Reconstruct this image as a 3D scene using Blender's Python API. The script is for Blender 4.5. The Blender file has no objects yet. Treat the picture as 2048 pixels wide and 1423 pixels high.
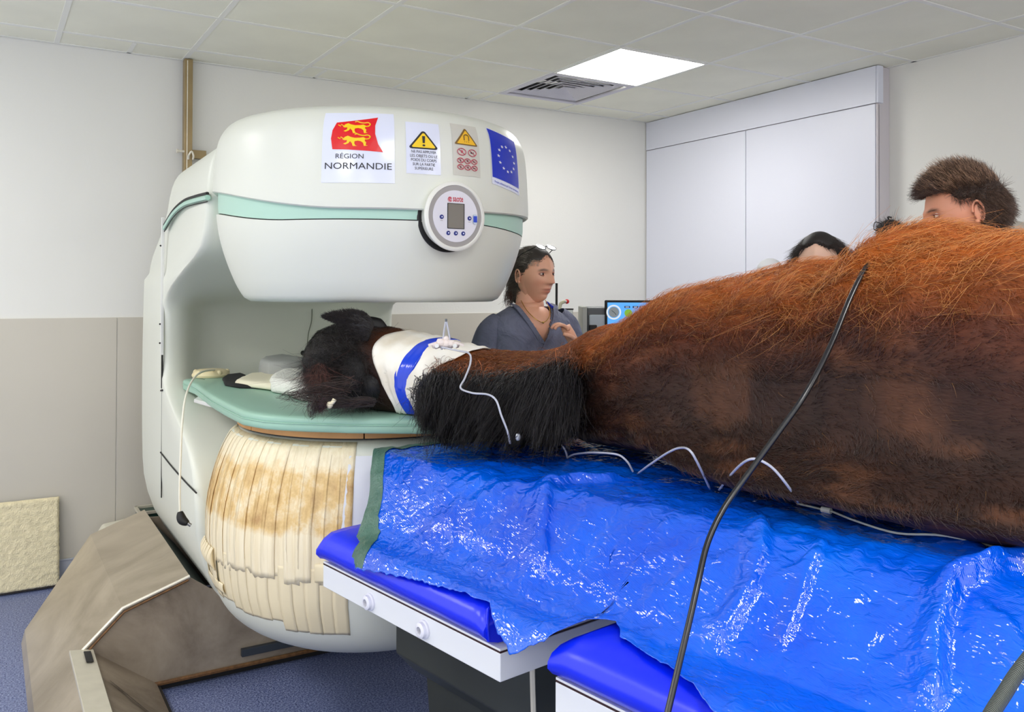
import bpy, bmesh, math, random
from math import sin, cos, pi, sqrt, exp, atan2, radians
from mathutils import Vector, Matrix, noise
import numpy as np
random.seed(7)
rng = np.random.default_rng(11)

# ------------------------------------------------------------------ camera
SC = bpy.context.scene
COL = SC.collection
YAW, PITCH, ROLL = -0.5474, 0.0119, 0.0033
FWD = Vector((-sin(YAW)*cos(PITCH), cos(YAW)*cos(PITCH), sin(PITCH)))
R0 = Vector((cos(YAW), sin(YAW), 0.0)); U0 = R0.cross(FWD)
RT = R0*cos(ROLL) + U0*sin(ROLL); UP = -R0*sin(ROLL) + U0*cos(ROLL)
cam_d = bpy.data.cameras.new('camera'); cam = bpy.data.objects.new('camera', cam_d); COL.objects.link(cam)
M = Matrix((RT, UP, -FWD)).transposed().to_4x4(); M.translation = Vector((-3.898, -4.598, 1.445))
cam.matrix_world = M
cam_d.sensor_fit = 'HORIZONTAL'; cam_d.sensor_width = 36.0
cam_d.lens = 36.0*1734.2/2048
cam_d.shift_x = 0.0; cam_d.shift_y = (560.5-711.5)/2048
cam_d.clip_start = 0.05; cam_d.clip_end = 50
SC.camera = cam
# ------------------------------------------------------------------ light and exposure
w = bpy.data.worlds.new('World'); SC.world = w; w.use_nodes = True
w.node_tree.nodes['Background'].inputs[0].default_value = (.97, .98, 1, 1)
w.node_tree.nodes['Background'].inputs[1].default_value = 1.1  # added uniform white fill, entering where left and front walls are omitted
SC.view_settings.view_transform = 'Standard'; SC.view_settings.look = 'None'
SC.view_settings.gamma = 1.0; SC.view_settings.use_curve_mapping = False
SC.view_settings.exposure = 0.50
LAMP = 15.0            # strength of every ceiling light panel
SC.cycles.max_bounces = 8; SC.cycles.diffuse_bounces = 4; SC.cycles.glossy_bounces = 4
SC.cycles.transmission_bounces = 6; SC.cycles.transparent_max_bounces = 12
SC.cycles.caustics_reflective = False; SC.cycles.caustics_refractive = False

# ------------------------------------------------------------------ materials
def srgb(c):
    return tuple((v/255/12.92 if v/255 <= .04045 else ((v/255+.055)/1.055)**2.4) for v in c)
class NT:
    def __init__(s, name):
        s.m = bpy.data.materials.new(name); s.m.use_nodes = True; s.t = s.m.node_tree; s.b = s.t.nodes['Principled BSDF']
    def n(s, typ, **k):
        nd = s.t.nodes.new(typ)
        for a, b in k.items():
            if a in nd.inputs.keys() if hasattr(nd.inputs, 'keys') else False: nd.inputs[a].default_value = b
            else: setattr(nd, a, b)
        return nd
    def l(s, a, b): s.t.links.new(a, b)
    def coord(s, kind='Object', scale=(1, 1, 1)):
        c = s.n('ShaderNodeTexCoord'); mp = s.n('ShaderNodeMapping'); mp.inputs['Scale'].default_value = scale
        s.l(c.outputs[kind], mp.inputs[0]); return mp.outputs[0]
    def noise(s, vec, scale, detail=3, rough=.5, dist=0):
        x = s.n('ShaderNodeTexNoise'); x.inputs['Scale'].default_value = scale; x.inputs['Detail'].default_value = detail
        x.inputs['Roughness'].default_value = rough; x.inputs['Distortion'].default_value = dist
        s.l(vec, x.inputs['Vector']); return x.outputs['Fac']
    def ramp(s, fac, stops):
        r = s.n('ShaderNodeValToRGB'); e = r.color_ramp.elements
        while len(e) < len(stops): e.new(.5)
        for i, (p, c) in enumerate(stops): e[i].position = p; e[i].color = (*srgb(c), 1) if max(c) > 1 else (*c, 1)
        s.l(fac, r.inputs[0]); return r.outputs[0]
    def bump(s, fac, strength=.3, dist=.01, prev=None):
        b = s.n('ShaderNodeBump'); b.inputs['Strength'].default_value = strength; b.inputs['Distance'].default_value = dist
        s.l(fac, b.inputs['Height'])
        if prev: s.l(prev, b.inputs['Normal'])
        s.l(b.outputs[0], s.b.inputs['Normal']); return b.outputs[0]
def mat(name, col, rough=.5, metal=0, spec=.5, var=0, vs=4, bump=0, bs=60, bd=.002, coat=0, trans=0, emis=0, alpha=1):
    s = NT(name); b = s.b; c = srgb(col)
    b.inputs['Base Color'].default_value = (*c, 1); b.inputs['Roughness'].default_value = rough
    b.inputs['Metallic'].default_value = metal; b.inputs['Specular IOR Level'].default_value = spec
    if coat: b.inputs['Coat Weight'].default_value = coat; b.inputs['Coat Roughness'].default_value = .1
    if trans: b.inputs['Transmission Weight'].default_value = trans; b.inputs['IOR'].default_value = 1.4
    if emis: b.inputs['Emission Color'].default_value = (*c, 1); b.inputs['Emission Strength'].default_value = emis
    if var or bump:
        v = s.coord()
    if var:
        f = s.noise(v, vs, 4); k = lambda q: tuple(min(1, max(0, x*q)) for x in c)
        s.l(s.ramp(f, [(.3, k(1-var)), (.7, k(1+var))]), b.inputs['Base Color'])
    if bump: s.bump(s.noise(v, bs, 3), bump, bd)
    return s.m

# ------------------------------------------------------------------ mesh helpers
BASE = {}
def base_of(o): return BASE.get(o.name, Vector((0, 0, 0))) if o is not None else Vector((0, 0, 0))
def thing(name, label, cat, loc=(0, 0, 0), group=None, kind=None):
    o = bpy.data.objects.new(name, None); COL.objects.link(o); o.location = loc; o.empty_display_size = .05
    if label: o['label'] = label
    if cat: o['category'] = cat
    if group: o['group'] = group
    if kind: o['kind'] = kind
    BASE[o.name] = Vector(loc); return o
def tag(o, label=None, cat=None, group=None, kind=None):
    for k, v in (('label', label), ('category', cat), ('group', group), ('kind', kind)):
        if v: o[k] = v
    return o
class MB:
    def __init__(s): s.v = []; s.f = []; s.mi = []
    def add(s, v, f, mi=0):
        n = len(s.v); s.v += [tuple(p) for p in v]; s.f += [tuple(i+n for i in q) for q in f]; s.mi += [mi]*len(f); return s
    def box(s, c, d, rot=None, mi=0):
        v = []
        for z in (-.5, .5):
            for x, y in ((-.5, -.5), (.5, -.5), (.5, .5), (-.5, .5)):
                p = Vector((x*d[0], y*d[1], z*d[2]))
                if rot is not None: p = rot @ p
                v.append(p+Vector(c))
        return s.add(v, [(3, 2, 1, 0), (4, 5, 6, 7), (0, 1, 5, 4), (1, 2, 6, 5), (2, 3, 7, 6), (3, 0, 4, 7)], mi)
    def rings(s, rs, close=True, caps=True, mi=0):
        n = len(rs[0]); v = [p for r in rs for p in r]; f = []
        for i in range(len(rs)-1):
            for j in range(n if close else n-1):
                k = (j+1) % n; f.append((i*n+j, i*n+k, (i+1)*n+k, (i+1)*n+j))
        if caps and close:
            f.append(tuple(range(n-1, -1, -1))); f.append(tuple((len(rs)-1)*n+j for j in range(n)))
        return s.add(v, f, mi)
    def tube(s, pts, r, n=8, caps=True, mi=0, smooth=0):
        P = [Vector(p) for p in pts]
        if smooth: P = catmull(P, smooth)
        R = r if callable(r) else (lambda t: r)
        rs = []; T0 = (P[1]-P[0]).normalized(); N = T0.orthogonal().normalized()
        for i, p in enumerate(P):
            T = (P[min(i+1, len(P)-1)]-P[max(i-1, 0)]).normalized()
            N = (N-T*N.dot(T)).normalized(); B = T.cross(N); q = R(i/(len(P)-1))
            rs.append([p+(N*cos(2*pi*k/n)+B*sin(2*pi*k/n))*q for k in range(n)])
        return s.rings(rs, True, caps, mi)
    def prism(s, poly, off, mi=0):
        v = [Vector(p) for p in poly]; o = Vector(off); n = len(v)
        return s.add(v+[p+o for p in v], [tuple(range(n-1, -1, -1)), tuple(range(n, 2*n))]+[(i, (i+1) % n, n+(i+1) % n, n+i) for i in range(n)], mi)
    def lathe(s, prof, c, n=48, axis=None, mi=0, caps=True):
        # prof: (radius, height) ; axis: 3x3 matrix whose z is the axis
        A = axis if axis is not None else Matrix.Identity(3); c = Vector(c)
        return s.rings([[c+A @ Vector((r*cos(2*pi*k/n), r*sin(2*pi*k/n), h)) for k in range(n)] for r, h in prof], True, caps, mi)
    def ball(s, c, r, n=12, rot=None, mi=0):
        r = (r, r, r) if not hasattr(r, '__len__') else r; A = rot if rot is not None else Matrix.Identity(3); c = Vector(c)
        rs = []
        for i in range(n//2+1):
            ph = -pi/2+pi*i/(n//2); q = max(cos(ph), .02)
            rs.append([c+A @ Vector((r[0]*q*cos(2*pi*k/n), r[1]*q*sin(2*pi*k/n), r[2]*sin(ph))) for k in range(n)])
        return s.rings(rs, True, True, mi)
    def build(s, name, m, parent=None, smooth=False, bevel=0, sub=0, label=None, angle=None):
        b = base_of(parent); me = bpy.data.meshes.new(name)
        me.from_pydata([(p[0]-b.x, p[1]-b.y, p[2]-b.z) for p in s.v], [], s.f); me.update()
        ms = m if isinstance(m, (list, tuple)) else [m]
        for q in ms: me.materials.append(q)
        if len(ms) > 1: me.polygons.foreach_set('material_index', s.mi)
        bm = bmesh.new(); bm.from_mesh(me); bmesh.ops.recalc_face_normals(bm, faces=bm.faces); bm.to_mesh(me); bm.free()
        o = bpy.data.objects.new(name, me); COL.objects.link(o)
        if parent: o.parent = parent
        BASE[o.name] = b
        if smooth:
            me.polygons.foreach_set('use_smooth', [True]*len(me.polygons))
            if angle:
                me.set_sharp_from_angle(angle=radians(angle))
        if bevel:
            q = o.modifiers.new('b', 'BEVEL'); q.width = bevel; q.segments = 3; q.limit_method = 'ANGLE'; q.angle_limit = radians(35)
            if not smooth:
                me.polygons.foreach_set('use_smooth', [True]*len(me.polygons))
                q.harden_normals = True
        if sub: q = o.modifiers.new('s', 'SUBSURF'); q.levels = q.render_levels = sub
        if label: o['label'] = label
        return o
def catmull(P, k):
    out = []; P = [Vector(p) for p in P]; n = len(P)
    for i in range(n-1):
        a, b, c, d = P[max(i-1, 0)], P[i], P[i+1], P[min(i+2, n-1)]
        for j in range(k):
            t = j/k; out.append(.5*((2*b)+(c-a)*t+(2*a-5*b+4*c-d)*t*t+(3*b-a-3*c+d)*t**3))
    out.append(P[-1]); return out
def interp(x, tab):
    if x <= tab[0][0]: return tab[0][1]
    for (a, u), (b, v) in zip(tab, tab[1:]):
        if x <= b: return u+(v-u)*(x-a)/(b-a)
    return tab[-1][1]
def sinterp(x, tab):
    # smooth monotone-ish interpolation
    n = len(tab)
    if x <= tab[0][0]: return tab[0][1]
    if x >= tab[-1][0]: return tab[-1][1]
    for i in range(n-1):
        if x <= tab[i+1][0]:
            x0, y0 = tab[i]; x1, y1 = tab[i+1]; h = x1-x0
            m0 = (y1-tab[i-1][1])/(x1-tab[i-1][0]) if i > 0 else (y1-y0)/h
            m1 = (tab[i+2][1]-y0)/(tab[i+2][0]-x0) if i+2 < n else (y1-y0)/h
            t = (x-x0)/h
            return (2*t**3-3*t*t+1)*y0+(t**3-2*t*t+t)*h*m0+(-2*t**3+3*t*t)*y1+(t**3-t*t)*h*m1
def sstep(a, b, x):
    t = min(1, max(0, (x-a)/(b-a))); return t*t*(3-2*t)
def nz(x, y, z=0): return noise.noise(Vector((x, y, z)))
def hair(name, m, parent, pos, rad, npts, col=None, label=None, kind=None):
    # pos (n, npts, 3) array in world metres, rad (npts) taper, col (n,3)
    n = pos.shape[0]; cd = bpy.data.hair_curves.new(name); cd.add_curves([npts]*n)
    b = base_of(parent); P = (pos-np.array(b)).astype(np.float32)
    cd.attributes['position'].data.foreach_set('vector', P.reshape(-1))
    r = cd.attributes.get('radius') or cd.attributes.new('radius', 'FLOAT', 'POINT')
    rr = np.asarray(rad, dtype=np.float32)
    if rr.ndim == 1: rr = np.tile(rr, (n, 1))
    r.data.foreach_set('value', rr.reshape(-1).astype(np.float32))
    if col is not None:
        a = cd.attributes.new('hcol', 'FLOAT_COLOR', 'POINT')
        c = np.concatenate([np.repeat(col, npts, 0), np.ones((n*npts, 1))], 1).astype(np.float32)
        a.data.foreach_set('color', c.reshape(-1))
    cd.materials.append(m); o = bpy.data.objects.new(name, cd); COL.objects.link(o)
    if parent: o.parent = parent
    BASE[o.name] = b
    if label: o['label'] = label
    if kind: o['kind'] = kind
    return o
def hair_mat(name, col=None, rough=.45, spec=.5):
    s = NT(name); s.b.inputs['Roughness'].default_value = rough; s.b.inputs['Specular IOR Level'].default_value = spec
    if col is None:
        a = s.n('ShaderNodeAttribute'); a.attribute_name = 'hcol'; s.l(a.outputs['Color'], s.b.inputs['Base Color'])
    else: s.b.inputs['Base Color'].default_value = (*srgb(col), 1)
    return s.m
def text_mesh(txt, size, mapf, align='CENTER', width=None, depth=0, bold=0):
    # flat lettering as triangles, each vertex carried onto a surface by mapf(u, v)
    c = bpy.data.curves.new('t', 'FONT'); c.body = txt; c.size = size; c.align_x = align; c.resolution_u = 3
    c.offset = bold; c.space_line = .95
    o = bpy.data.objects.new('t', c); COL.objects.link(o)
    dg = bpy.context.evaluated_depsgraph_get(); me = o.evaluated_get(dg).to_mesh()
    bm = bmesh.new(); bm.from_mesh(me); bmesh.ops.triangulate(bm, faces=bm.faces)
    xs = [v.co.x for v in bm.verts]; k = 1
    if width and xs: k = width/(max(xs)-min(xs))
    v = [mapf(q.co.x*k, q.co.y) for q in bm.verts]; bm.verts.index_update()
    f = [tuple(q.index for q in p.verts) for p in bm.faces]; bm.free()
    o.evaluated_get(dg).to_mesh_clear(); bpy.data.objects.remove(o); bpy.data.curves.remove(c)
    return v, f

# ================================================================== the room
def wall_mat(name, top, low, zsplit, tex=.15):
    s = NT(name); v = s.coord(); sep = s.n('ShaderNodeSeparateXYZ'); s.l(v, sep.inputs[0])
    g = s.n('ShaderNodeMath', operation='GREATER_THAN'); s.l(sep.outputs[2], g.inputs[0]); g.inputs[1].default_value = zsplit
    mx = s.n('ShaderNodeMix', data_type='RGBA'); s.l(g.outputs[0], mx.inputs[0])
    mx.inputs[6].default_value = (*srgb(low), 1); mx.inputs[7].default_value = (*srgb(top), 1)
    s.l(mx.outputs[2], s.b.inputs['Base Color']); s.b.inputs['Roughness'].default_value = .55
    s.b.inputs['Specular IOR Level'].default_value = .3
    s.bump(s.noise(v, 90, 4), tex, .003); return s.m
m_wall = mat('wall_paint', (234, 233, 227), .6, spec=.3, bump=.15, bs=90, bd=.003)
m_wain = mat('wainscot_sheet', (203, 197, 184), .42, spec=.4, var=.03, vs=1.5)
m_panel = mat('white_wall_panel', (230, 232, 244), .35, spec=.4)
m_tile = mat('ceiling_tile_board', (244, 243, 228), .9, spec=.1, var=.03, vs=3, bump=.35, bs=420, bd=.001)
m_grid = mat('ceiling_grid_paint', (240, 240, 234), .5)
m_dark = mat('dark_gap', (12, 12, 12), .9)
s = NT('vinyl_floor'); v = s.coord(); f1 = s.noise(v, 160, 2, .7); f2 = s.noise(v, 3, 3)
s.l(s.ramp(f1, [(.38, (58, 68, 112)), (.5, (104, 116, 158)), (.62, (150, 160, 192))]), s.b.inputs['Base Color'])
s.b.inputs['Roughness'].default_value = .45; s.bump(f1, .1, .001); m_floor = s.m
XR, XS, YB, ZC = .185, .30, .24, 2.66
XL, YF = -6.2, -7.2
def struct(name, mb, m, parent=None, **k):
    o = mb.build(name, m, parent, **k)
    if parent is None: o['kind'] = 'structure'
    return o
struct('floor', MB().box(((XL+XS)/2, (YF+YB)/2, -.05), (XS-XL+.4, YB-YF+.4, .1)), m_floor)
wb = struct('wall_back', MB().box(((XL+XS)/2, YB+.056, ZC/2), (XS-XL+.3, .1, ZC+.2)), m_wall)
# beige wainscot sheets with joints, each sheet a piece of the wall
xs = [-6.2, -5.76, -4.53, -3.312, -2.09, -.87, XS]
for a, b in zip(xs, xs[1:]):
    MB().box(((a+b)/2, YB+.003, (1.302+.10)/2), (b-a-.004, .007, 1.202)).build('wainscot_panel', m_wain, wb, bevel=.0012)
struct('wall_right', MB().box((XS+.05, (YF+YB)/2, ZC/2), (.1, YB-YF+.2, ZC+.2)), m_wall)
#struct('wall_left', MB().box((XL-.05, (YF+YB)/2, ZC/2), (.1, YB-YF+.2, ZC+.2)), m_wall)
#struct('wall_front', MB().box(((XL+XS)/2, YF-.05, ZC/2), (XS-XL+.3, .1, ZC+.2)), m_wall)
m_base = mat('baseboard_vinyl', (186, 190, 200), .4, var=.04)
struct('baseboard_back', MB().box(((XL+XR)/2, YB-.006, .055), (XR-XL, .012, .11)).box(((XL+XR)/2, YB-.010, .108), (XR-XL, .014, .008)), m_base, bevel=.002)
#struct('baseboard_left', MB().box((XL+.006, (YF+YB)/2, .055), (.012, YB-YF, .11)), m_base)
# boxed-out panelling along the right wall, ending in a return
wp = thing('trim_1', None, None, (XR, -.7, 0), kind='structure')
m_return = mat('panel_edge_return', (214, 208, 212), .45)
MB().box(((XR+XS)/2+.006, -.705, ZC/2), (XS-XR-.014, 1.885, ZC)).build('panel_backing', m_return, wp)
MB().box((XR+.002, -.705, 2.56), (.012, 1.888, .20)).build('fascia_board', m_panel, wp, bevel=.0015)
ys = [YB-.002, -.72, -1.648]
for a, b in zip(ys, ys[1:]):
    MB().box((XR-.002+.004, (a+b)/2, 1.228), (.012, abs(b-a)-.005, 2.454)).build('panel', m_panel, wp, bevel=.0015)
MB().box((XR+.02, -1.657, 2.56), (.045, .012, .20)).build('corner_bead', m_panel, wp, bevel=.002)
MB().box((XR+.006, -1.652, 1.228), (.010, .008, 2.45)).box((XR+.022, -1.652, 1.228), (.006, .008, 2.45)).build('edge_profile', m_return, wp)

# suspended ceiling: tiles laid in a grid of T bars
ceil = struct('ceiling', MB().box(((XL+XS)/2, (YF+YB)/2, ZC+.10), (XS-XL+.4, YB-YF+.4, .1)), m_tile)
GX = [i*.6 for i in range(-10, 1)]; GY = [-j*.6 for j in range(0, 12)]
XE = [XL]+GX[1:]+[XS] if GX[0] <= XL else [XL]+GX+[XS]
XE = [XL]+[g for g in GX if g > XL+.05]+[XS]
YE = [YB]+[g for g in GY if g > YF+.05]+[YF]
LIGHTS = {(-1, 1)}
def cell(x0, x1, y0, y1): return (round(x1/.6), round(-y1/.6))
lamps = []
LAMPCELLS = {(-1, 0)}
m_lamp = mat('led_diffuser', (250, 252, 255), .4, emis=LAMP)
s = NT('led_diffuser_lit'); s.b.inputs['Base Color'].default_value = (.9, .9, .9, 1)
s.b.inputs['Emission Color'].default_value = (1, .985, .96, 1); s.b.inputs['Emission Strength'].default_value = LAMP; m_lamp = s.m
tile_me = {}
def bevtile(name, x0, x1, y0, y1, parent):
    w_, d_ = x1-x0, y1-y0; key = (round(w_, 3), round(d_, 3))
    if key not in tile_me:
        o = MB().box((0, 0, 0), (w_-.016, d_-.016, .014)).build('ceiling_tile', m_tile, None, bevel=.002); tile_me[key] = o
    else:
        o = tile_me[key].copy(); COL.objects.link(o)
    o.name = 'ceiling_tile'; o.parent = parent; o.location = ((x0+x1)/2, (y0+y1)/2, ZC+.011); return o
lampcells = []
for i in range(len(XE)-1):
    for j in range(len(YE)-1):
        x0, x1, y1, y0 = XE[i], XE[i+1], YE[j], YE[j+1]
        cx, cy = (x0+x1)/2, (y0+y1)/2
        if abs(cx+.9) < .05 and abs(cy+.3) < .05: continue          # air diffuser
        lamp = (abs(cx+.3) > 99)
        if abs(cx+.3-(-.6)) < .05 and abs(cy+.9) < .05: lampcells.append((cx, cy)); continue
        if min(abs(cx-q) for q in (-5.1, -3.3, -1.5)) < .05 and min(abs(cy-q) for q in (-6.3, -4.5)) < .05: lampcells.append((cx, cy)); continue  # unseen light panels added here and below to brighten the room
        if abs(cx+5.1) < .05 and abs(cy+2.7) < .05: lampcells.append((cx, cy)); continue
        if abs(cx+5.1) < .05 and abs(cy+.9) < .05: lampcells.append((cx, cy)); continue
        bevtile(None, x0, x1, y0, y1, ceil)
for x in XE[1:-1]:
    MB().box((x, (YF+YB)/2, ZC+.006), (.024, YB-YF, .010)).build('ceiling_bar', m_grid, ceil)
for y in YE[1:-1]:
    MB().box(((XL+XS)/2, y, ZC+.0055), (XS-XL, .024, .009)).build('ceiling_bar', m_grid, ceil)
MB().box(((XL+XS)/2, YB-.008, ZC+.004), (XS-XL, .022, .006)).box((XS-.008, (YF+YB)/2, ZC+.004), (.022, YB-YF, .006)).build('ceiling_bar', m_grid, ceil)
for x in (-2.02-1.25, -2.02-.27, -1.9+.6):
    MB().box((x, YB/2+.01, ZC+.005), (.02, YB-.03, .008)).build('ceiling_bar', m_grid, ceil)
vis = True
for (cx, cy) in lampcells:
    seen = abs(cx+.9) < .05
    lab = 'bright square LED ceiling panel set beside the square air vent' if seen else 'unseen LED ceiling panel added to light the room from out of view'
    t = thing('ceiling_light', lab, 'ceiling light', (cx, cy, ZC), group=None if seen else 'added ceiling panels out of view')
    h = .285
    MB().prism([(cx-h, cy-h, ZC+.001), (cx+h, cy-h, ZC+.001), (cx+h, cy+h, ZC+.001), (cx-h, cy+h, ZC+.001)], (0, 0, .008)).build('diffuser', m_lamp, t, bevel=.0)
    fr = MB()
    for sx, sy, dx, dy in ((0, -1, .594, .014), (0, 1, .594, .014), (-1, 0, .014, .566), (1, 0, .014, .566)):
        fr.box((cx+sx*.29, cy+sy*.29, ZC+.004), (dx, dy, .014))
    fr.build('frame', m_grid, t)
# square four-way air diffuser
t = thing('air_vent', 'square louvred air vent in the ceiling beside the lit panel', 'air vent', (-.9, -.3, ZC))
m_vent = mat('vent_metal', (214, 212, 222), .45); m_vdark = mat('vent_throat', (26, 22, 28), .9)
MB().box((-.9, -.3, ZC+.045), (.59, .59, .008)).build('throat', m_vdark, t)
fr = MB()
for sx, sy, dx, dy in ((0, -1, .594, .035), (0, 1, .594, .035), (-1, 0, .035, .526), (1, 0, .035, .526)):
    fr.box((-.9+sx*.28, -.3+sy*.28, ZC+.003), (dx, dy, .012))
fr.build('frame', m_vent, t, bevel=.002)
for k in range(6):
    r1 = .243-k*.041; r0 = r1-.020; zo, zi = ZC+.004, ZC+.020
    mb = MB(); c = [(-1, -1), (1, -1), (1, 1), (-1, 1)]
    rs = [[(-.9+a*q, -.3+b*q, z) for a, b in c] for q, z in ((r1, zo), (r1+.002, zo+.002), (max(r0, .004), zi), (max(r0, .004)-.003, zi-.002))]
    mb.rings(rs+[rs[0]], True, False).build('louvre', m_vent, t)
MB().box((-.9, -.3, ZC+.03), (.5, .006, .02)).box((-.9, -.3, ZC+.03), (.006, .5, .02)).build('cross_brace', m_vent, t)

# ================================================================== the magnet
O = Vector((-2.72, -1.73, 0))                     # centre of the magnet poles
TH0 = atan2(-.925, -.379)                         # plan angle that looks towards the room's near corner
m_shell = mat('gantry_shell', (222, 224, 212), .36, spec=.5, bump=.06, bs=260, bd=.001)
m_green = mat('gantry_green_band', (178, 214, 196), .4)
m_black = mat('black_seam', (14, 14, 14), .6)
m_white = mat('white_plastic', (226, 226, 222), .35)
g = thing('mri_scanner', 'large cream open magnet scanner with green band and round display', 'mri scanner', (-2.70, -1.2, 0.0))
# lower pole, barrel shaped
LOW = [(.30, .20), (.315, .33), (.34, .40), (.38, .462), (.43, .505), (.50, .534), (.58, .548), (.68, .553), (.76, .547), (.84, .53), (.91, .508), (.96, .485), (.985, .465), (.995, .44)]
def lowR(z): return sinterp(z, LOW)
zz = [.30, .305, .315]+[.315+(.995-.315)*i/40 for i in range(1, 41)]
MB().lathe([(lowR(z), z) for z in zz], O, 96).build('lower_pole', m_shell, g, smooth=True, angle=50)
# upper pole : lower shell, recessed green band, upper shell
UP_LOW = [(1.408, .418), (1.41, .43), (1.45, .458), (1.50, .481), (1.56, .503), (1.62, .519), (1.68, .528), (1.74, .531)]
UP_TOP = [(1.62, .543), (1.72, .543), (1.80, .540), (1.88, .534), (1.93, .526), (1.965, .510), (1.99, .485), (2.005, .44), (2.012, .38), (2.018, .25), (2.02, .02)]
def lip(th):                                      # height of the upper shell's lower lip round the pole
    d = atan2(sin(th-TH0), cos(th-TH0)); return 1.683-.075*sstep(.1, 1.5, d)*0+.085*sstep(.15, 1.5, -d)+.012*sstep(.2, 1.4, d)
def seam(th):
    d = atan2(sin(th-TH0), cos(th-TH0)); return 1.652+.045*sstep(.5, 1.5, -d)-.02*sstep(.45, 1.4, d)
N = 120
def polar(th, r, z): return Vector((O.x+r*cos(th), O.y+r*sin(th), z))
rs = [[polar(2*pi*k/N, .02, 1.408) for k in range(N)]]
for i in range(26):
    t = i/25
    rs.append([polar(2*pi*k/N, sinterp(1.408+t*(seam(2*pi*k/N)-1.408), UP_LOW), 1.408+t*(seam(2*pi*k/N)-1.408)) for k in range(N)])
rs.append([polar(2*pi*k/N, .48, seam(2*pi*k/N)) for k in range(N)])
MB().rings(rs).build('upper_pole_lower_shell', m_shell, g, smooth=True, angle=40)
rs = []
for z_off, r in ((-.02, .45), (.0035, .512), (.0035, .522), (.02, .524), (1, .524), (1, .45)):
    rs.append([polar(2*pi*k/N, r, seam(2*pi*k/N)+z_off if z_off < 1 else lip(2*pi*k/N)+.01) for k in range(N)])
MB().rings(rs).build('green_band', m_green, g, smooth=True, angle=40)
rs = [[polar(2*pi*k/N, .47, lip(2*pi*k/N)+.012) for k in range(N)]]
rs.append([polar(2*pi*k/N, .537, lip(2*pi*k/N)) for k in range(N)])
rs.append([polar(2*pi*k/N, .5425, lip(2*pi*k/N)+.004) for k in range(N)])
for i in range(1, 34):
    t = (i/33)
    if t < .55: t2 = t
    rs.append([polar(2*pi*k/N, sinterp(lip(2*pi*k/N)+.004+t*(2.02-lip(2*pi*k/N)-.004), UP_TOP), lip(2*pi*k/N)+.004+t*(2.02-lip(2*pi*k/N)-.004)) for k in range(N)])
MB().rings(rs).build('upper_pole_upper_shell', m_shell, g, smooth=True, angle=40)
MB().lathe([(.518, 1.63), (.5185, 1.70)], O, 64).build('seam_line', m_black, g)
# column joining the poles, C shaped in side view
XLT = [(.10, -2.92), (.16, -3.0), (.24, -3.08), (.32, -3.15), (.42, -3.205), (.52, -3.235), (.64, -3.25), (1.5, -3.25), (1.75, -3.243), (1.86, -3.235), (1.93, -3.21), (1.965, -3.17), (1.985, -3.10), (1.99, -3.0)]
YBT = [(.1, -.35), (.6, -.2), (1.50, -.2), (1.60, -.30), (1.70, -.52), (1.80, -.64), (2.0, -.68)]
YFT = [(.1, -1.2), (.3, -1.35), (.62, -1.40), (.80, -1.34), (.90, -1.18), (.98, -.93), (1.04, -.78), (1.10, -.72), (1.34, -.72), (1.40, -.76), (1.46, -.90), (1.52, -1.15), (1.60, -1.45), (1.99, -1.5)]
def plan(z, n=26):
    xl = sinterp(z, XLT); xr = -2.09-(xl+3.25)*.8; yb = sinterp(z, YBT); yf = sinterp(z, YFT)
    gap = sstep(.95, 1.10, z)*(1-sstep(1.36, 1.48, z)); P = []
    # left flank, back to front
    c = .03+.06*(1-gap)*0
    for k in range(5): P.append((xl+.02*(1-k/4)*(1 if z > 1.5 else 0), yb+(yf+c-yb)*k/4))
    for k in range(1, 5): a = pi/2*k/4; P.append((xl+c*(1-cos(a)), yf+c-c*sin(a)))
    for k in range(1, n):
        t = k/n; x = xl+c+(xr-c-xl-c)*t
        d = gap*(.26*sstep(xl+.06, xl+.24, x))
        P.append((x, yf+d-(0 if gap else 0)))
    yfr = yf+gap*.26
    for k in range(0, 4): a = pi/2*k/4; P.append((xr-c*(1-sin(a)), yfr+c-c*cos(a)))
    for k in range(5): P.append((xr, yfr+c+(yb-yfr-c)*k/4))
    for k in range(1, 6): P.append((xr+(xl-xr)*k/6, yb))
    return [Vector((x, y, z)) for x, y in P]
zs = [.10, .13, .17, .22, .28, .35, .42, .5, .58, .66, .74, .80, .85, .89, .93, .96, .99, 1.02, 1.05, 1.08, 1.11, 1.15, 1.2, 1.25, 1.3, 1.34, 1.37, 1.40, 1.43, 1.46, 1.49, 1.52, 1.56, 1.6, 1.66, 1.72, 1.78, 1.84, 1.88, 1.91, 1.935, 1.955, 1.97, 1.98, 1.987, 1.99]
MB().rings([plan(z) for z in zs]).build('column', m_shell, g, smooth=True, angle=48)
# seams and trim on the column's left side
def sideY(z): return sinterp(z, YFT)
MB().box((-3.253, -.706, 1.46), (.012, .014, .58)).build('trim_strip', m_white, g, bevel=.002)
MB().box((-3.252, -.706, 1.10), (.006, .010, .14)).box((-3.2505, -.706, .80), (.004, .006, .46)).build('side_slot', m_black, g)
for z in (1.30, 1.63, 1.22): MB().ball((-3.262, -.708, z), .004, 8).build('screw', m_black, g)
def flank_curve(tab, n=24, off=.003):
    # a line drawn over the flank (y falling) at the heights given
    y0, y1 = tab[0][0], tab[-1][0]; P = []
    for i in range(n+1):
        y = y0+(y1-y0)*i/n; z = sinterp(-y, [(-a, b) for a, b in tab]); P.append(Vector((sinterp(z, XLT)-off, y, z)))
    return P
up = [(-.70, 1.715), (-.9, 1.765), (-1.1, 1.785), (-1.3, 1.783), (-1.52, 1.775)]
MB().tube(flank_curve(up), .006, 6).build('seam_line', m_black, g)
MB().tube(flank_curve([(a, b-.014) for a, b in up], off=.0015), .010, 6).build('green_band', m_green, g)
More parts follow.
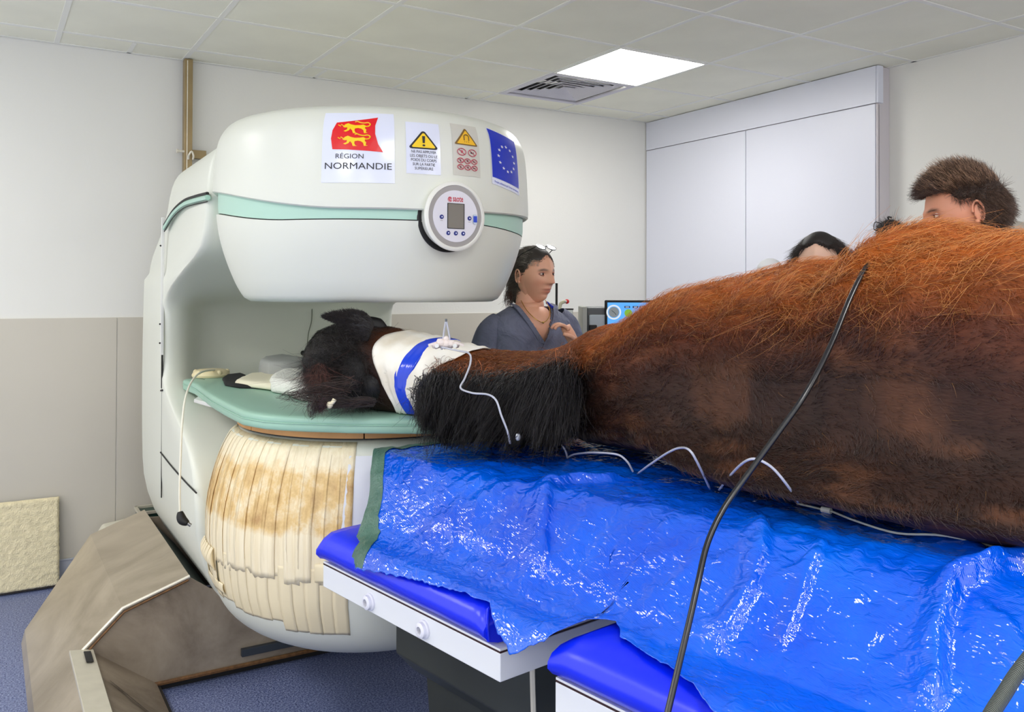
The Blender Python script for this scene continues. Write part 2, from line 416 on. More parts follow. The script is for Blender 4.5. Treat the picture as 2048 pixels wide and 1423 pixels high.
MB().tube(flank_curve([(a, b-.028) for a, b in up]), .0022, 6).build('seam_line', m_black, g)
MB().tube(flank_curve([(-.70, .76), (-.95, .745), (-1.25, .735), (-1.42, .733)]), .003, 6).build('seam_line', m_black, g)
MB().tube(flank_curve([(-.705, 1.02), (-.72, 1.022), (-.74, 1.025)]), .004, 6).build('seam_line', m_black, g)
# small fittings inside the gap
for px in [(-2.566,-0.458,1.139),(-2.513,-0.458,1.138)]: MB().ball(px, .012, 10).build('rubber_plug', m_black, g)
MB().tube([(-2.524,-0.465,1.385),(-2.526,-0.465,1.297),(-2.541,-0.465,1.236),(-2.548,-0.465,1.151),(-2.550,-0.465,1.103)], .0022, 6, smooth=4).build('thin_cable', mat('grey_green_cable', (110, 116, 100), .5), g)
# wooden ring segments and shelf under the pad
m_wood = mat('varnished_wood_edge', (206, 148, 84), .45, var=.12, vs=8)
def arcseg(th0, th1, r0, r1, z0, z1, n=24):
    mb = MB(); rs = []
    for i in range(n+1):
        th = th0+(th1-th0)*i/n; rs.append([polar(th, r0, z0), polar(th, r1, z0), polar(th, r1, z1), polar(th, r0, z1)])
    return mb.rings(rs)
gaps = [-2.95, -2.02, -1.1, -.2, .7, 1.6, 2.5, 3.333]
for a, b in zip(gaps, gaps[1:]):
    arcseg(a+.004, b-.004, .35, .458, 1.0, 1.0275).build('wood_ring_segment', m_wood, g, bevel=.001)
MB().lathe([(.40, .99), (.450, .995), (.450, .999), (.40, 1.0)], O, 64, caps=False).build('seam_line', m_black, g)
MB().prism([(-3.219,-1.191,1.035),(-3.196,-1.354,1.035),(-3.138,-1.481,1.035),(-3.002,-1.560,1.035),(-2.833,-0.985,1.035),(-3.085,-0.841,1.035)], (0, 0, -.014)).build('pad_shelf', m_white, g, bevel=.003)

# round display on the upper shell
thD = TH0+radians(25.5)
nD = Vector((cos(thD), sin(thD), 0)); 
AXD = Matrix((Vector((0, 0, 1)).cross(nD), Vector((0, 0, 1)), nD)).transposed()      # x right, y up, z outward
cD = polar(thD, .522, 1.668)
def dsp(x, y, h): return cD+AXD @ Vector((x, y, h))
m_ring = mat('display_ring_cream', (232, 232, 222), .3)
m_dgrey = mat('display_grey_ring', (158, 154, 150), .35)
m_face = mat('display_face', (222, 220, 226), .35)
disp = MB().lathe([(.092, -.03), (.094, .010), (.104, .026), (.105, .034), (.101, .038), (.094, .0385), (.092, .034)], cD, 72, AXD).build('display_housing', m_ring, g, smooth=True, angle=50)
MB().lathe([(.106, -.03), (.1065, -.010), (.102, -.006)], cD, 72, AXD).build('black_gasket', m_black, disp)  # black ring gasket behind the display housing
MB().lathe([(.093, .02), (.093, .0345), (.078, .0352), (.02, .035)], cD, 72, AXD).build('grey_bezel', m_dgrey, disp, smooth=True, angle=30)
MB().lathe([(.078, .03), (.078, .0362), (.0775, .0368), (.01, .0368)], cD, 72, AXD).build('display_face', m_face, disp, smooth=True, angle=30)
m_lcd = mat('lcd_glass', (120, 114, 104), .12, spec=.6)
MB().prism([dsp(x, y, .0372) for x, y in ((-.0275, -.036), (.0275, -.036), (.0275, .037), (-.0275, .037))], tuple(nD*.0012)).build('screen', m_lcd, disp)
fr = MB()
for x0, x1, y0, y1 in ((-.029, -.0275, -.0375, .0385), (.0275, .0295, -.0375, .0385), (-.029, .029, .037, .0385), (-.029, .029, -.0375, -.036)):
    fr.prism([dsp(x, y, .0370) for x, y in ((x0, y0), (x1, y0), (x1, y1), (x0, y1))], tuple(nD*.002))
fr.build('screen_frame', m_dark, disp)
m_navy = mat('navy_button', (20, 36, 120), .35); m_lt = mat('button_mark', (220, 225, 240), .4)
for x, y in ((-.049, -.004), (.048, -.004), (-.026, -.051), (0, -.051), (.026, -.051)):
    MB().lathe([(.0065, .036), (.0065, .039), (.0055, .0398), (.001, .0398)], dsp(x, y, 0), 20, AXD).build('button', m_navy, disp)
    MB().prism([dsp(x+a, y+b, .0399) for a, b in ((-.002, -.0018), (.002, -.0018), (.002, .0018), (-.002, .0018))], tuple(nD*.0004)).build('button_mark', m_lt, disp)
for x in (-.049, .048):
    MB().prism([dsp(x+a, -.015+b, .0371) for a, b in ((-.004, -.0008), (.004, -.0008), (.004, .0008), (-.004, .0008))], tuple(nD*.0003)).build('button_caption', m_dgrey, disp)
def rrect(cx, cy, wx, wy, r, n=5):
    P = []
    for sx, sy, a0 in ((1, 1, 0), (-1, 1, pi/2), (-1, -1, pi), (1, -1, 3*pi/2)):
        for k in range(n+1): a = a0+pi/2*k/n; P.append((cx+sx*(wx-r)+r*cos(a), cy+sy*(wy-r)+r*sin(a)))
    return P
MB().prism([dsp(x, y, .037) for x, y in rrect(.0665, -.006, .0062, .0155, .006)], tuple(nD*.004)).build('toggle', mat('toggle_chrome', (190, 200, 215), .15, metal=.8), disp)
MB().prism([dsp(x, y, .041) for x, y in rrect(.0665, -.006, .0062, .0095, .001)], tuple(nD*.0012)).build('toggle_blue', mat('toggle_blue', (20, 60, 190), .3), disp)
m_red = mat('logo_red', (190, 30, 55), .5)
v, f = text_mesh('e', .026, lambda a, b: dsp(a-.0205, b+.0445, .0372), bold=.0004); MB().add(v, f).build('lettering', m_red, disp)
v, f = text_mesh('saote', .026, lambda a, b: dsp(a+.0075, b+.0445, .0372), width=.036, bold=.0004); MB().add(v, f).build('lettering', m_red, disp)
ring = MB(); rr = [(.0075*cos(q), .0075*sin(q)) for q in [radians(40+285*i/24) for i in range(25)]]
ring.tube([dsp(-.0205+a, .0495+b, .0373) for a, b in rr], .0005, 5).build('logo_ring', m_red, disp)

# ---------------------------------------------------------------- stickers on the upper shell
def onshell(th, z, off): return polar(th, sinterp(z, UP_TOP)+off, z)
RS = .54
def sheet(th0, th1, z0, z1, off, m, name, parent, n=14, skew=(0, 0), label=None, mz=8):
    rs = []
    P = [[onshell(th0+(th1-th0)*i/n+skew[0]*(j/mz), z0+(z1-z0)*j/mz+skew[1]*(i/n), off) for i in range(n+1)] for j in range(mz+1)]
    v = [p for r in P for p in r]; f = []
    for j in range(mz):
        for i in range(n): a = j*(n+1)+i; f.append((a, a+1, a+n+2, a+n+1))
    return MB().add(v, f).build(name, m, parent, smooth=True, label=label)
def poly_on(P2, mapf, name, m, parent, label=None):
    # fill a flat outline and carry it onto the shell
    me = bpy.data.meshes.new('p'); bm = bmesh.new(); vs = [bm.verts.new((x, y, 0)) for x, y in P2]
    bm.faces.new(vs); bmesh.ops.triangulate(bm, faces=bm.faces)
    for _ in range(1): bmesh.ops.subdivide_edges(bm, edges=[e for e in bm.edges if e.calc_length() > .03], cuts=1, use_grid_fill=False)
    bmesh.ops.triangulate(bm, faces=bm.faces); bm.verts.index_update()
    v = [mapf(q.co.x, q.co.y) for q in bm.verts]; f = [tuple(q.index for q in p.verts) for p in bm.faces]; bm.free(); bpy.data.meshes.remove(me)
    return MB().add(v, f).build(name, m, parent, label=label)
def ang(px):                                       # plan angle of a point met from the near corner
    return px
m_paper = mat('sticker_white', (226, 230, 244), .16, spec=.6); m_ink = mat('sticker_ink', (26, 26, 30), .5)
m_sred = mat('sticker_red', (226, 16, 24), .25, spec=.6); m_yel = mat('sticker_yellow', (250, 210, 20), .3)
m_clear = mat('sticker_clear_grey', (206, 204, 192), .3); m_blue = mat('sticker_blue', (8, 44, 190), .25)
def mk_map(thc, zc, off, k=1.0, shear=0, rot=0, rot2=0):
    def f(u, v):
        u2, v2 = u*cos(rot)-v*sin(rot), u*sin(rot)+v*cos(rot)
        z = min(zc+v2+rot2*u2, 2.0); return onshell(thc+(u2*k+shear*v2)/RS, z, off)
    return f
# region sign
TR = -2.0504
st = sheet(TR-.1065/RS, TR+.1065/RS, 1.758, 1.968, .0012, m_paper, 'region_sticker', g, label='large white sticker with red flag, two yellow lions and dark lettering')
mp = mk_map(TR, 1.758, .0024, 1.45)
flag = [(-.052, .098), (-.0555, .13), (-.053, .155), (-.045, .178), (-.015, .183), (.018, .190), (.040, .196), (.034, .170), (.034, .145), (.040, .115), (.050, .091), (.02, .094), (-.02, .097)]
poly_on(flag, mp, 'flag', m_sred, st)
mpl = mk_map(TR, 1.758, .0032, 1.45)
def lion(cx, cy, s, idx):
    body = [(-.9, .05), (-.75, .30), (-.55, .42), (-.35, .30), (-.1, .22), (.25, .24), (.45, .30), (.6, .2), (.55, -.05), (.65, -.2), (.62, -.45), (.75, -.5), (.5, -.55), (.45, -.25), (.3, -.1), (.1, -.05), (-.1, -.1), (-.12, -.3), (-.05, -.5), (.08, -.56), (-.22, -.56), (-.28, -.3), (-.4, -.1), (-.5, -.3), (-.7, -.42), (-.85, -.35), (-.62, -.2), (-.6, .0), (-.75, -.02)]
    poly_on([(cx+x*s, cy+y*s) for x, y in body], mpl, 'lion', m_yel, st)
    tl = [(.55, .1), (.8, .15), (.9, .35), (.75, .5), (.5, .45), (.25, .5), (.05, .6), (-.1, .55)]
    pts = catmull([Vector((cx+x*s, cy+y*s, 0)) for x, y in tl], 5)
    MB().tube([mpl(p.x, p.y) for p in pts], .0018, 5).build('lion_tail', m_yel, st)
    arm = [(-.8, .1), (-1.0, .3), (-1.05, .12), (-1.2, .25)]
    MB().tube([mpl(cx+x*s, cy+y*s) for x, y in arm], .0016, 5).build('lion_paw', m_yel, st)
lion(-.004, .163, .031, 0); lion(-.004, .125, .031, 1)
v, f = text_mesh('RÉGION', .020, lambda a, b: mp(a-.017, b+.071), width=.056); MB().add(v, f).build('lettering', m_ink, st)
v, f = text_mesh('NORMANDIE', .027, lambda a, b: mp(a, b+.040), width=.134); MB().add(v, f).build('lettering', m_ink, st)
# warning notice
TW = -1.6901
st = sheet(TW-.054/RS, TW+.054/RS, 1.790, 1.946, .0012, m_paper, 'warning_sticker', g, label='white notice with yellow warning triangle and five lines of lettering')
mp = mk_map(TW, 1.790, .0024, 1.5); mp2 = mk_map(TW, 1.790, .0034, 1.5); mp3 = mk_map(TW, 1.790, .0042, 1.5)
def tri(cx, cy, w_, h_, r): 
    P = []
    for (x, y, a0) in ((cx+w_, cy, -pi/2), (cx, cy+h_, pi/6), (cx-w_, cy, 5*pi/6)):
        for k in range(5): a = a0+(2*pi/3)*k/4; P.append((x+r*cos(a), y+r*sin(a)))
    return P
poly_on(tri(0, .080, .0245, .044, .005), mp, 'triangle_border', m_ink, st)
poly_on(tri(0, .082, .0215, .038, .0028), mp2, 'triangle', m_yel, st)
poly_on([(-.0022, .093), (.0022, .093), (.0032, .114), (-.0032, .114)], mp3, 'exclamation_mark', m_ink, st)
poly_on([(.003*cos(a), .086+.003*sin(a)) for a in [2*pi*k/12 for k in range(12)]], mp3, 'exclamation_dot', m_ink, st)
for i, (tx, wd) in enumerate((('NE PAS APPUYER', .052), ('LES OBJETS OU LE', .057), ('POIDS DU CORPS', .053), ('SUR LA PARTIE', .046), ('SUPÉRIEURE', .038))):
    v, f = text_mesh(tx, .0118, lambda a, b, i=i: mp(a, b+.0625-i*.0125), width=wd); MB().add(v, f).build('lettering', m_ink, st)
# magnet hazard notice
TM = -1.4149
st = sheet(TM-.052/RS, TM+.052/RS, 1.795, 1.955, .0012, m_clear, 'hazard_sticker', g, label='greyish notice with a magnet triangle above eight red prohibition rings')
mp = mk_map(TM, 1.795, .0024, 1.5); mp2 = mk_map(TM, 1.795, .0034, 1.5); mp3 = mk_map(TM, 1.795, .0042, 1.5)
m_brn = mat('sticker_brown', (128, 96, 40), .4); m_y2 = mat('sticker_amber', (244, 190, 40), .3); m_pro = mat('sticker_crimson', (196, 60, 84), .35)
poly_on(tri(0, .098, .026, .046, .003), mp, 'triangle_border', m_brn, st)
poly_on(tri(0, .100, .022, .039, .0015), mp2, 'triangle', m_y2, st)
MB().tube([mp3(x, y) for x, y in [(-.006, .110)]+[(.006*-cos(a), .122+.006*sin(a)) for a in [pi*k/8 for k in range(9)]]+[(.006, .110)]], .0018, 5).build('magnet_symbol', m_brn, st)
for x in (-.006, 0, .006): MB().tube([mp3(x, .104), mp3(x*.7, .107)], .0006, 4).build('magnet_mark', m_brn, st)
rings_ = [(-.0135, .073, .0105), (.0135, .073, .0105)]+[(x, y, .0075) for y in (.046, .026) for x in (-.0175, 0, .0175)]
for i, (x, y, r_) in enumerate(rings_):
    P = [(x+r_*cos(a), y+r_*sin(a)) for a in [2*pi*k/20 for k in range(21)]]
    mb = MB().tube([mp2(*q) for q in P], .0011, 5); mb.tube([mp2(x-r_*.7, y+r_*.7), mp2(x+r_*.7, y-r_*.7)], .0009, 4)
    mb.build('prohibition_ring', m_pro, st)
    q = [(-.3, -.5), (.0, .1), (-.35, .4), (.1, .55), (.4, .2), (.15, -.1), (.35, -.5), (.05, -.3)]
    if i % 3 == 1: q = [(-.5, .1), (-.2, .35), (.15, .1), (.5, .3), (.3, -.2), (.0, -.05), (-.3, -.35)]
    if i % 3 == 2: q = [(-.12, -.6), (-.2, .2), (0, .6), (.2, .2), (.12, -.6)]
    poly_on([(x+a*r_*.9, y+b*r_*.9) for a, b in q], mp2, 'pictogram', m_ink if i else m_pro, st)
# blue flag with a ring of stars
TE = -1.0589
st = sheet(TE-.088/RS, TE+.088/RS, 1.782, 1.962, .0012, m_paper, 'flag_sticker', g, skew=(0, -.022), label='blue flag sticker with a ring of twelve white stars')
mp = mk_map(TE, 1.771, .0024, 1.65, rot2=-.2); mp2 = mk_map(TE, 1.771, .0034, 1.65, rot2=-.2)
sheet(TE-.085/RS, TE+.082/RS, 1.804, 1.960, .0022, m_blue, 'flag', st, skew=(0, -.021))
for k in range(12):
    a = 2*pi*k/12; cx, cy = .030*sin(a), .098+.040*cos(a)
    P = [(cx+(.0058 if i % 2 == 0 else .0024)*sin(pi*i/5), cy+(.0058 if i % 2 == 0 else .0024)*cos(pi*i/5)) for i in range(10)]
    poly_on(P, mp2, 'star', m_paper, st)
v, f = text_mesh("Projet cofinancé par l'Union européenne", .010, lambda a, b: mp(a, b+.007), width=.092); MB().add(v, f).build('lettering', m_blue, st)

# ---------------------------------------------------------------- adhesive tape over the lower pole
def lowpt(th, z, off): return polar(th, lowR(z)+off, z)
s = NT('old_adhesive_tape'); v = s.coord(); n1 = s.noise(v, 9, 5, .7); n2 = s.noise(v, 60, 3)
wv = s.coord('Object', (30, 30, .8)); n3 = s.noise(wv, 3, 3, .6)
sep = s.n('ShaderNodeSeparateXYZ'); s.l(s.coord('Object'), sep.inputs[0])
mr = s.n('ShaderNodeMapRange'); s.l(sep.outputs[2], mr.inputs[0]); mr.inputs[1].default_value = .675; mr.inputs[2].default_value = .75
mu = s.n('ShaderNodeMath', operation='MULTIPLY'); mr2 = s.n('ShaderNodeMapRange'); s.l(sep.outputs[2], mr2.inputs[0]); mr2.inputs[1].default_value = .985; mr2.inputs[2].default_value = .90
mm = s.n('ShaderNodeMath', operation='MULTIPLY'); s.l(mr.outputs[0], mm.inputs[0]); s.l(mr2.outputs[0], mm.inputs[1]); s.l(mm.outputs[0], mu.inputs[0]); s.l(n1, mu.inputs[1])
base = s.ramp(n3, [(.3, (230, 214, 178)), (.7, (242, 230, 200))])
dirt = s.ramp(mu.outputs[0], [(.34, (255, 255, 255)), (.50, (236, 214, 172)), (.70, (196, 164, 122))])
mx = s.n('ShaderNodeMix', data_type='RGBA', blend_type='MULTIPLY'); mx.inputs[0].default_value = 1
s.l(base, mx.inputs[6]); s.l(dirt, mx.inputs[7]); s.l(mx.outputs[2], s.b.inputs['Base Color'])
s.b.inputs['Roughness'].default_value = .42; s.bump(n3, .5, .004); m_tape = s.m
m_tape2 = mat('clean_masking_tape', (228, 214, 180), .45, var=.03, vs=12)
def tape_strip(th0, th1, z0, z1, off, m, tilt=0, rag=.01, lift=0, n=22):
    P = []; mth = 4
    for j in range(n+1):
        t = j/n; z = z0+(z1-z0)*t
        row = []
        for i in range(mth+1):
            u = i/mth; zz_ = z+(rag*nz(th0*90+i*3.1, 5) if j == 0 else 0)
            th = th0+(th1-th0)*u+tilt*(t-.5)+.004*nz(z*14, th0*40)
            row.append(lowpt(th, zz_, off+lift*max(0, sin(pi*min(1, (1-t)*1.0)))*((u-.5)**2)*4+.0008*nz(z*60, th*60)))
        P.append(row)
    v = [p for r in P for p in r]; f = [(j*(mth+1)+i, j*(mth+1)+i+1, (j+1)*(mth+1)+i+1, (j+1)*(mth+1)+i) for j in range(n) for i in range(mth)]
    o = MB().add(v, f).build('tape_strip', m, g, smooth=True)
    q = o.modifiers.new('t', 'SOLIDIFY'); q.thickness = .0008; return o
TL, TRt = 2.9314-2*pi-.45, -2.0903
nst = 24
for k in range(nst):
    a0 = TL+(TRt-TL)*k/nst; a1 = a0+(TRt-TL)/nst*1.28
    tape_strip(a0, a1, .60+.02*nz(k*1.7, 2), .990-.012*abs(nz(k, 9)), .0012+.0007*(k % 3), m_tape, tilt=.10*nz(k*.9, 4), rag=.022, lift=.003)
for k in range(nst-2):
    a0 = TL+(TRt-TL)*k/(nst-2); a1 = a0+(TRt-TL)/(nst-2)*1.05
    lo = .485 if k < 12 else (.465 if k < 17 else .435)
    tape_strip(a0, a1, lo+.012*nz(k*2.3, 8), .64, .0007+.0008*(k % 2), m_tape2, tilt=.01*nz(k, 1), rag=.006, lift=.006 if k in (4, 6, 9) else 0)
for k in range(6):                                  # torn curling ends
    a0 = TL+.46+k*.052; tape_strip(a0, a0+.040, .565, .635, .006, m_tape2, tilt=-.02, rag=.01, lift=.016, n=8)
for (a0, a1, z0, z1, tl) in ((TRt-.17, TRt+.12, .600, .655, 0), (TL+.5, TL+.85, .50, .535, .0)):
    tape_strip(a0, a1, z0, z1, .0045, m_tape2, tilt=tl, rag=.004, lift=.004, n=6)
a0 = -2.0327
P = MB(); rows = []
for j in range(9):
    z = .695+(.955-.695)*j/8; rows.append([lowpt(a0-.085+.17*i/6+.03*(j/8-.5), z, .003) for i in range(7)])
v = [p for r in rows for p in r]
P.add(v, [(j*7+i, j*7+i+1, (j+1)*7+i+1, (j+1)*7+i) for j in range(8) for i in range(6)]).build('white_card', mat('white_card', (222, 224, 230), .4), g, smooth=True)

# ================================================================== stainless steel stand of the magnet
s = NT('stained_stainless_steel'); v = s.coord('Object', (1, 1, 1)); n1 = s.noise(v, 2.2, 5, .6, .6); n2 = s.noise(s.coord('Object', (2, 30, 30)), 5, 4)
s.l(s.ramp(n1, [(.3, (156, 144, 124)), (.5, (184, 172, 152)), (.72, (208, 196, 176))]), s.b.inputs['Base Color'])
s.b.inputs['Metallic'].default_value = .55; s.b.inputs['Roughness'].default_value = .42; s.bump(n2, .12, .002); m_steel = s.m
s = NT('weathered_steel_side'); v = s.coord(); n1 = s.noise(v, 3, 6, .65, .5)
s.l(s.ramp(n1, [(.3, (120, 106, 90)), (.5, (158, 144, 126)), (.7, (182, 168, 148))]), s.b.inputs['Base Color'])
s.b.inputs['Metallic'].default_value = .45; s.b.inputs['Roughness'].default_value = .5; m_steel2 = s.m
m_weld = mat('bright_weld_edge', (236, 230, 214), .35, metal=.3, var=.1, vs=40)
m_rust = mat('rusty_weld', (112, 78, 44), .7, var=.35, vs=60, bump=.5, bs=200)
m_trim = mat('worn_steel_flange', (206, 200, 182), .4, metal=.3, var=.05, vs=20)
sd = thing('magnet_stand', 'grey-brown stained steel stand under the scanner', 'stand', (-3.2, -1.0, 0))
YS, YE2 = -1.27, -.28
PR = [(-3.755, 0.0), (-3.742, .045), (-3.60, .20), (-3.47, .325), (-3.245, .40)]
# top sheet : the sloping cover of the left side, running on towards the camera
v = []; f = []
pr = [(x, z) for x, z in PR]
ysL = [(-2.3, 3), (YS, 5), (-.9, 5), (-.55, 5), (YE2, 5)]
mb = MB()
def sheet3(P, name, m, parent, th=.006, **k):
    o = MB().add(P[0], P[1]).build(name, m, parent, **k); q = o.modifiers.new('t', 'SOLIDIFY'); q.thickness = th; return o
def cover(y0, y1, prof0, prof1, name):
    v = [(x, y0, z) for x, z in prof0]+[(x, y1, z) for x, z in prof1]; n = len(prof0)
    return sheet3((v, [(i, i+1, n+i+1, n+i) for i in range(n-1)]), name, m_steel, sd)
v = [(x, YS, z) for x, z in PR]+[(-3.753, -.52, 0), (-3.74, -.50, .045), (-3.598, -.36, .20), (-3.47, -.20, .325), (-3.235, -.16, .40)]
sheet3((v, [(i, i+1, 6+i, 5+i) for i in range(4)]), 'cover_sheet', m_steel, sd)
# chamfered rear corner
cover(-2.35, YS, PR[:3], PR[:3], 'cover_sheet')
# side face under the ridge
MB().prism([(-3.60, YS, .195), (-3.47, YS, .32), (-3.245, YS, .395), (-3.17, YS, .34), (-3.05, YS, .31), (-1.9, YS, .30), (-1.9, YS, .03), (-3.361, YS, .03), (-3.58, YS, .15)], (0, .01, 0)).build('side_plate', m_steel2, sd)
MB().prism([(-3.24, YS+.01, .39), (-3.15, YS+.10, .30), (-3.15, -.45, .30), (-3.235, -.35, .39)], (0, 0, -.01)).build('inner_sheet', mat('dark_green_grey_steel', (44, 58, 54), .5, metal=.4), sd)
# bright welded ridge
MB().tube([(-3.60, YS-.003, .2), (-3.47, YS-.003, .325), (-3.245, YS-.003, .40)], .006, 6).build('weld_ridge', m_weld, sd)
MB().tube([(-3.59, YS-.008, .19), (-3.465, YS-.008, .313), (-3.25, YS-.008, .388)], .004, 6).build('weld_seam', m_rust, sd)
# arm towards the camera : inner sloping face, flange on top and its rust seams
MB().prism([(-3.585, YS, .198), (-3.36, YS, .03), (-3.36, -2.35, .03), (-3.585, -2.35, .198)], (.004, 0, .006)).build('arm_plate', m_steel2, sd)
MB().box((-3.60, -1.80, .203), (.075, 1.05, .012), Matrix.Rotation(radians(8), 3, 'Y')).build('flange', m_trim, sd, bevel=.002)
MB().box((-3.585, -1.36, .2125), (.022, .095, .003), Matrix.Rotation(radians(8), 3, 'Y')).build('grip_pad', m_black, sd)
MB().tube([(-3.58, YS-.006, .195), (-3.47, YS-.006, .11), (-3.365, YS-.006, .034)], .005, 6).build('weld_seam', m_rust, sd)
MB().tube([(-3.362, YS-.004, .034), (-2.9, YS-.004, .034), (-1.92, YS-.004, .034)], .008, 6).build('weld_seam', m_rust, sd)
MB().box((-2.66, YS-.012, .085), (.80, .02, .028)).build('rail', mat('dark_rail', (60, 66, 74), .5, metal=.3), sd, bevel=.002)
MB().prism([(-3.36, YS+.02, .0), (-1.9, YS+.02, .0), (-1.9, -.3, .0), (-3.36, -.3, 0)], (0, 0, .028)).build('base_plate', m_black, sd)
MB().box((-3.36, -1.8, .015), (.03, 1.06, .03)).build('foot_bar', m_black, sd)
MB().prism([(-1.9, YS, .03), (-1.9, -.3, .03), (-1.9, -.3, .30), (-1.9, YS, .30)], (.01, 0, 0)).build('side_plate', m_steel2, sd)
MB().prism([(-3.44, -.28, .03), (-1.9, -.28, .03), (-1.9, -.28, .30), (-3.24, -.28, .39), (-3.44, -.28, .30)], (0, .01, 0)).build('side_plate', m_steel2, sd)
P2 = [(.0, .0), (.03, .035), (.09, .045), (.15, .02), (.20, -.03), (.205, -.05), (.15, -.02), (.09, .0), (.04, -.02)]
MB().prism([(-3.535+a*.7, -1.50-a*.9-b*.3, .166-a*.7*.75+b*.1+.008) for a, b in P2], (0, 0, .001)).build('recess_patch', mat('dark_patch', (58, 58, 52), .8), sd)  # flat dark patch marking the round recess in the arm face
# things tucked behind the stand by the wall
t = thing('steel_tray', 'dark green open tray with pale rim behind the scanner base', 'tray', (-3.16, .1, 0))
c0 = (-3.185,-0.040,0.366)
mb = MB(); cx, cy, cz = c0
mb.box((cx+.02, cy+.02, cz-.06), (.16, .12, .11)); mb.build('tray_body', mat('dark_green_enamel', (26, 62, 54), .35), t)
mb = MB(); mb.box((cx+.02, cy-.045, cz), (.17, .012, .014)).box((cx-.06, cy+.02, cz), (.014, .14, .014)).box((cx+.02, cy+.085, cz), (.17, .012, .014)).build('rim', m_trim, t, bevel=.001)
MB().box((cx+.02, cy+.02, (cz-.115)/2), (.1, .08, cz-.115)).build('tray_post', m_steel2, t)
t = thing('storage_box', 'cream plastic box standing by the wall behind the steel stand', 'box', (-3.32, .12, 0))
MB().prism([(-3.42, .20, 0), (-3.20, .20, 0), (-3.20, .20, .275), (-3.26, .20, .285), (-3.38, .20, .27), (-3.42, .20, .20)], (0, -.13, 0)).build('box_body', mat('cream_plastic', (226, 222, 204), .45), t, bevel=.012)
MB().box((-3.31, .058, .25), (.14, .01, .012)).build('lid_lip', m_white, t, bevel=.003)
# fleece board leaning on the wall
m_fleece = mat('cream_fleece', (232, 220, 184), .95, spec=.1, var=.08, vs=30, bump=.6, bs=160, bd=.01)
t = thing('fleece_board', 'square board covered in cream fleece leaning on the beige wall panel', 'board', (-3.72, .16, 0))
mb = MB(); nx_, nz_ = 46, 56; rows = []
for j in range(nz_+1):
    row = []
    for i in range(nx_+1):
        x = -3.93+.36*i/nx_; zq = .012+.415*j/nz_; y = .15+.06*(j/nz_)-.016-.004*nz(x*55, zq*55)-.004*nz(x*120, zq*120)
        if i in (0, nx_) or j in (0, nz_): y += .018
        row.append((x, y, zq))
    rows.append(row)
mb.add([p for r in rows for p in r], [(j*(nx_+1)+i, j*(nx_+1)+i+1, (j+1)*(nx_+1)+i+1, (j+1)*(nx_+1)+i) for j in range(nz_) for i in range(nx_)])
mb.build('fleece', m_fleece, t, smooth=True)
MB().prism([(-3.93, .150, .006), (-3.57, .150, .006), (-3.57, .210, .424), (-3.93, .210, .424)], (0, .014, 0)).build('backing_board', mat('dark_board', (60, 54, 50), .7), t)

# post from the ceiling behind the scanner
t = thing('ceiling_post', 'tarnished brass-coloured steel post running from ceiling behind scanner', 'post', (-2.985, .2, 0))
m_post = mat('tarnished_brass_steel', (158, 138, 100), .38, metal=.6, var=.15, vs=6)
MB().box((-2.985, .200, 1.33), (.042, .05, 2.66)).build('tube', m_post, t, bevel=.003)
MB().box((-2.992, .172, 1.33), (.004, .004, 2.64)).build('polished_edge', m_weld, t)
MB().lathe([(.006, 0), (.006, .03), (.011, .03), (.011, .038), (.002, .04)], (-3.004, .178, 2.17), 12, Matrix.Rotation(radians(-90), 3, 'Y')).build('bolt', m_weld, t)
MB().box((-2.925, .222, 2.165), (.078, .03, .045)).build('bracket', m_post, t, bevel=.002)
MB().tube([(-2.985, .170, 2.13), (-2.985, .158, 2.15), (-2.972, .156, 2.17), (-2.962, .160, 2.15), (-2.962, .170, 2.13)], .005, 8, smooth=4).build('loop', m_weld, t)

# ================================================================== operating table
A_ = Vector((.156, -.988, 0)).normalized(); B_ = Vector((.988, .156, 0)).normalized(); T0 = Vector((-3.150, -2.447, 0))
def W(s_, t_, z): return T0+A_*s_+B_*t_+Vector((0, 0, z))
RTB = Matrix((A_, B_, Vector((0, 0, 1)))).transposed()
m_lam = mat('white_laminate', (226, 228, 230), .35); m_line = mat('dark_brown_edge', (48, 20, 16), .4); m_vinyl = mat('blue_vinyl_cushion', (2, 34, 228), .3, spec=.6, bump=.05, bs=20, bd=.004)
m_bolt = mat('white_bush', (222, 222, 230), .3)
tb = thing('operating_table', 'white table with blue vinyl cushions on a dark steel pedestal', 'table', tuple(W(.6, .5, 0)))
def module(s0, s1, t1):
    MB().box(W((s0+s1)/2, t1/2, .716), (s1-s0, t1, .056), RTB).build('table_panel', m_lam, tb, bevel=.0025)
    MB().box(W((s0+s1)/2, t1/2, .7458), (s1-s0-.001, t1-.001, .0040), RTB).build('edge_line', m_line, tb)
    MB().box(W((s0+s1)/2, t1/2, .7500), (s1-s0-.002, t1-.002, .0044), RTB).build('table_top', m_lam, tb)
def cushion(s0, s1, t1):
    # puffy cushion with rounded long edge and pulled-in corners
    sec = [(.045, .753), (.012, .757), (-.014, .768), (-.026, .786), (-.026, .802), (-.016, .820), (.006, .832), (.04, .836), (.12, .838), (.4, .838), (.8, .838), (t1, .836), (t1+.012, .8), (t1, .753)]
    rs = []; n = 30
    for i in range(n+1):
        u = i/n; s_ = s0+(s1-s0)*u; e = min(u, 1-u)*(s1-s0)
        k = sqrt(max(0, 1-(1-min(1, e/.022))**2)); k = .72+.28*k
        row = []
        for (t_, z) in sec:
            z2 = .753+(z-.753)*k; t2 = .04+(t_-.04)*(.9+.1*k) if t_ < .04 else t_
            row.append(W(s_, t2+.0015*nz(s_*9, z*30), z2+.0015*nz(s_*7, t_*9)))
        rs.append(row)
    o = MB().rings(rs).build('cushion', m_vinyl, tb, smooth=True, angle=60)
    return o
module(0, .711, 1.12); module(.866, 2.25, 1.12)
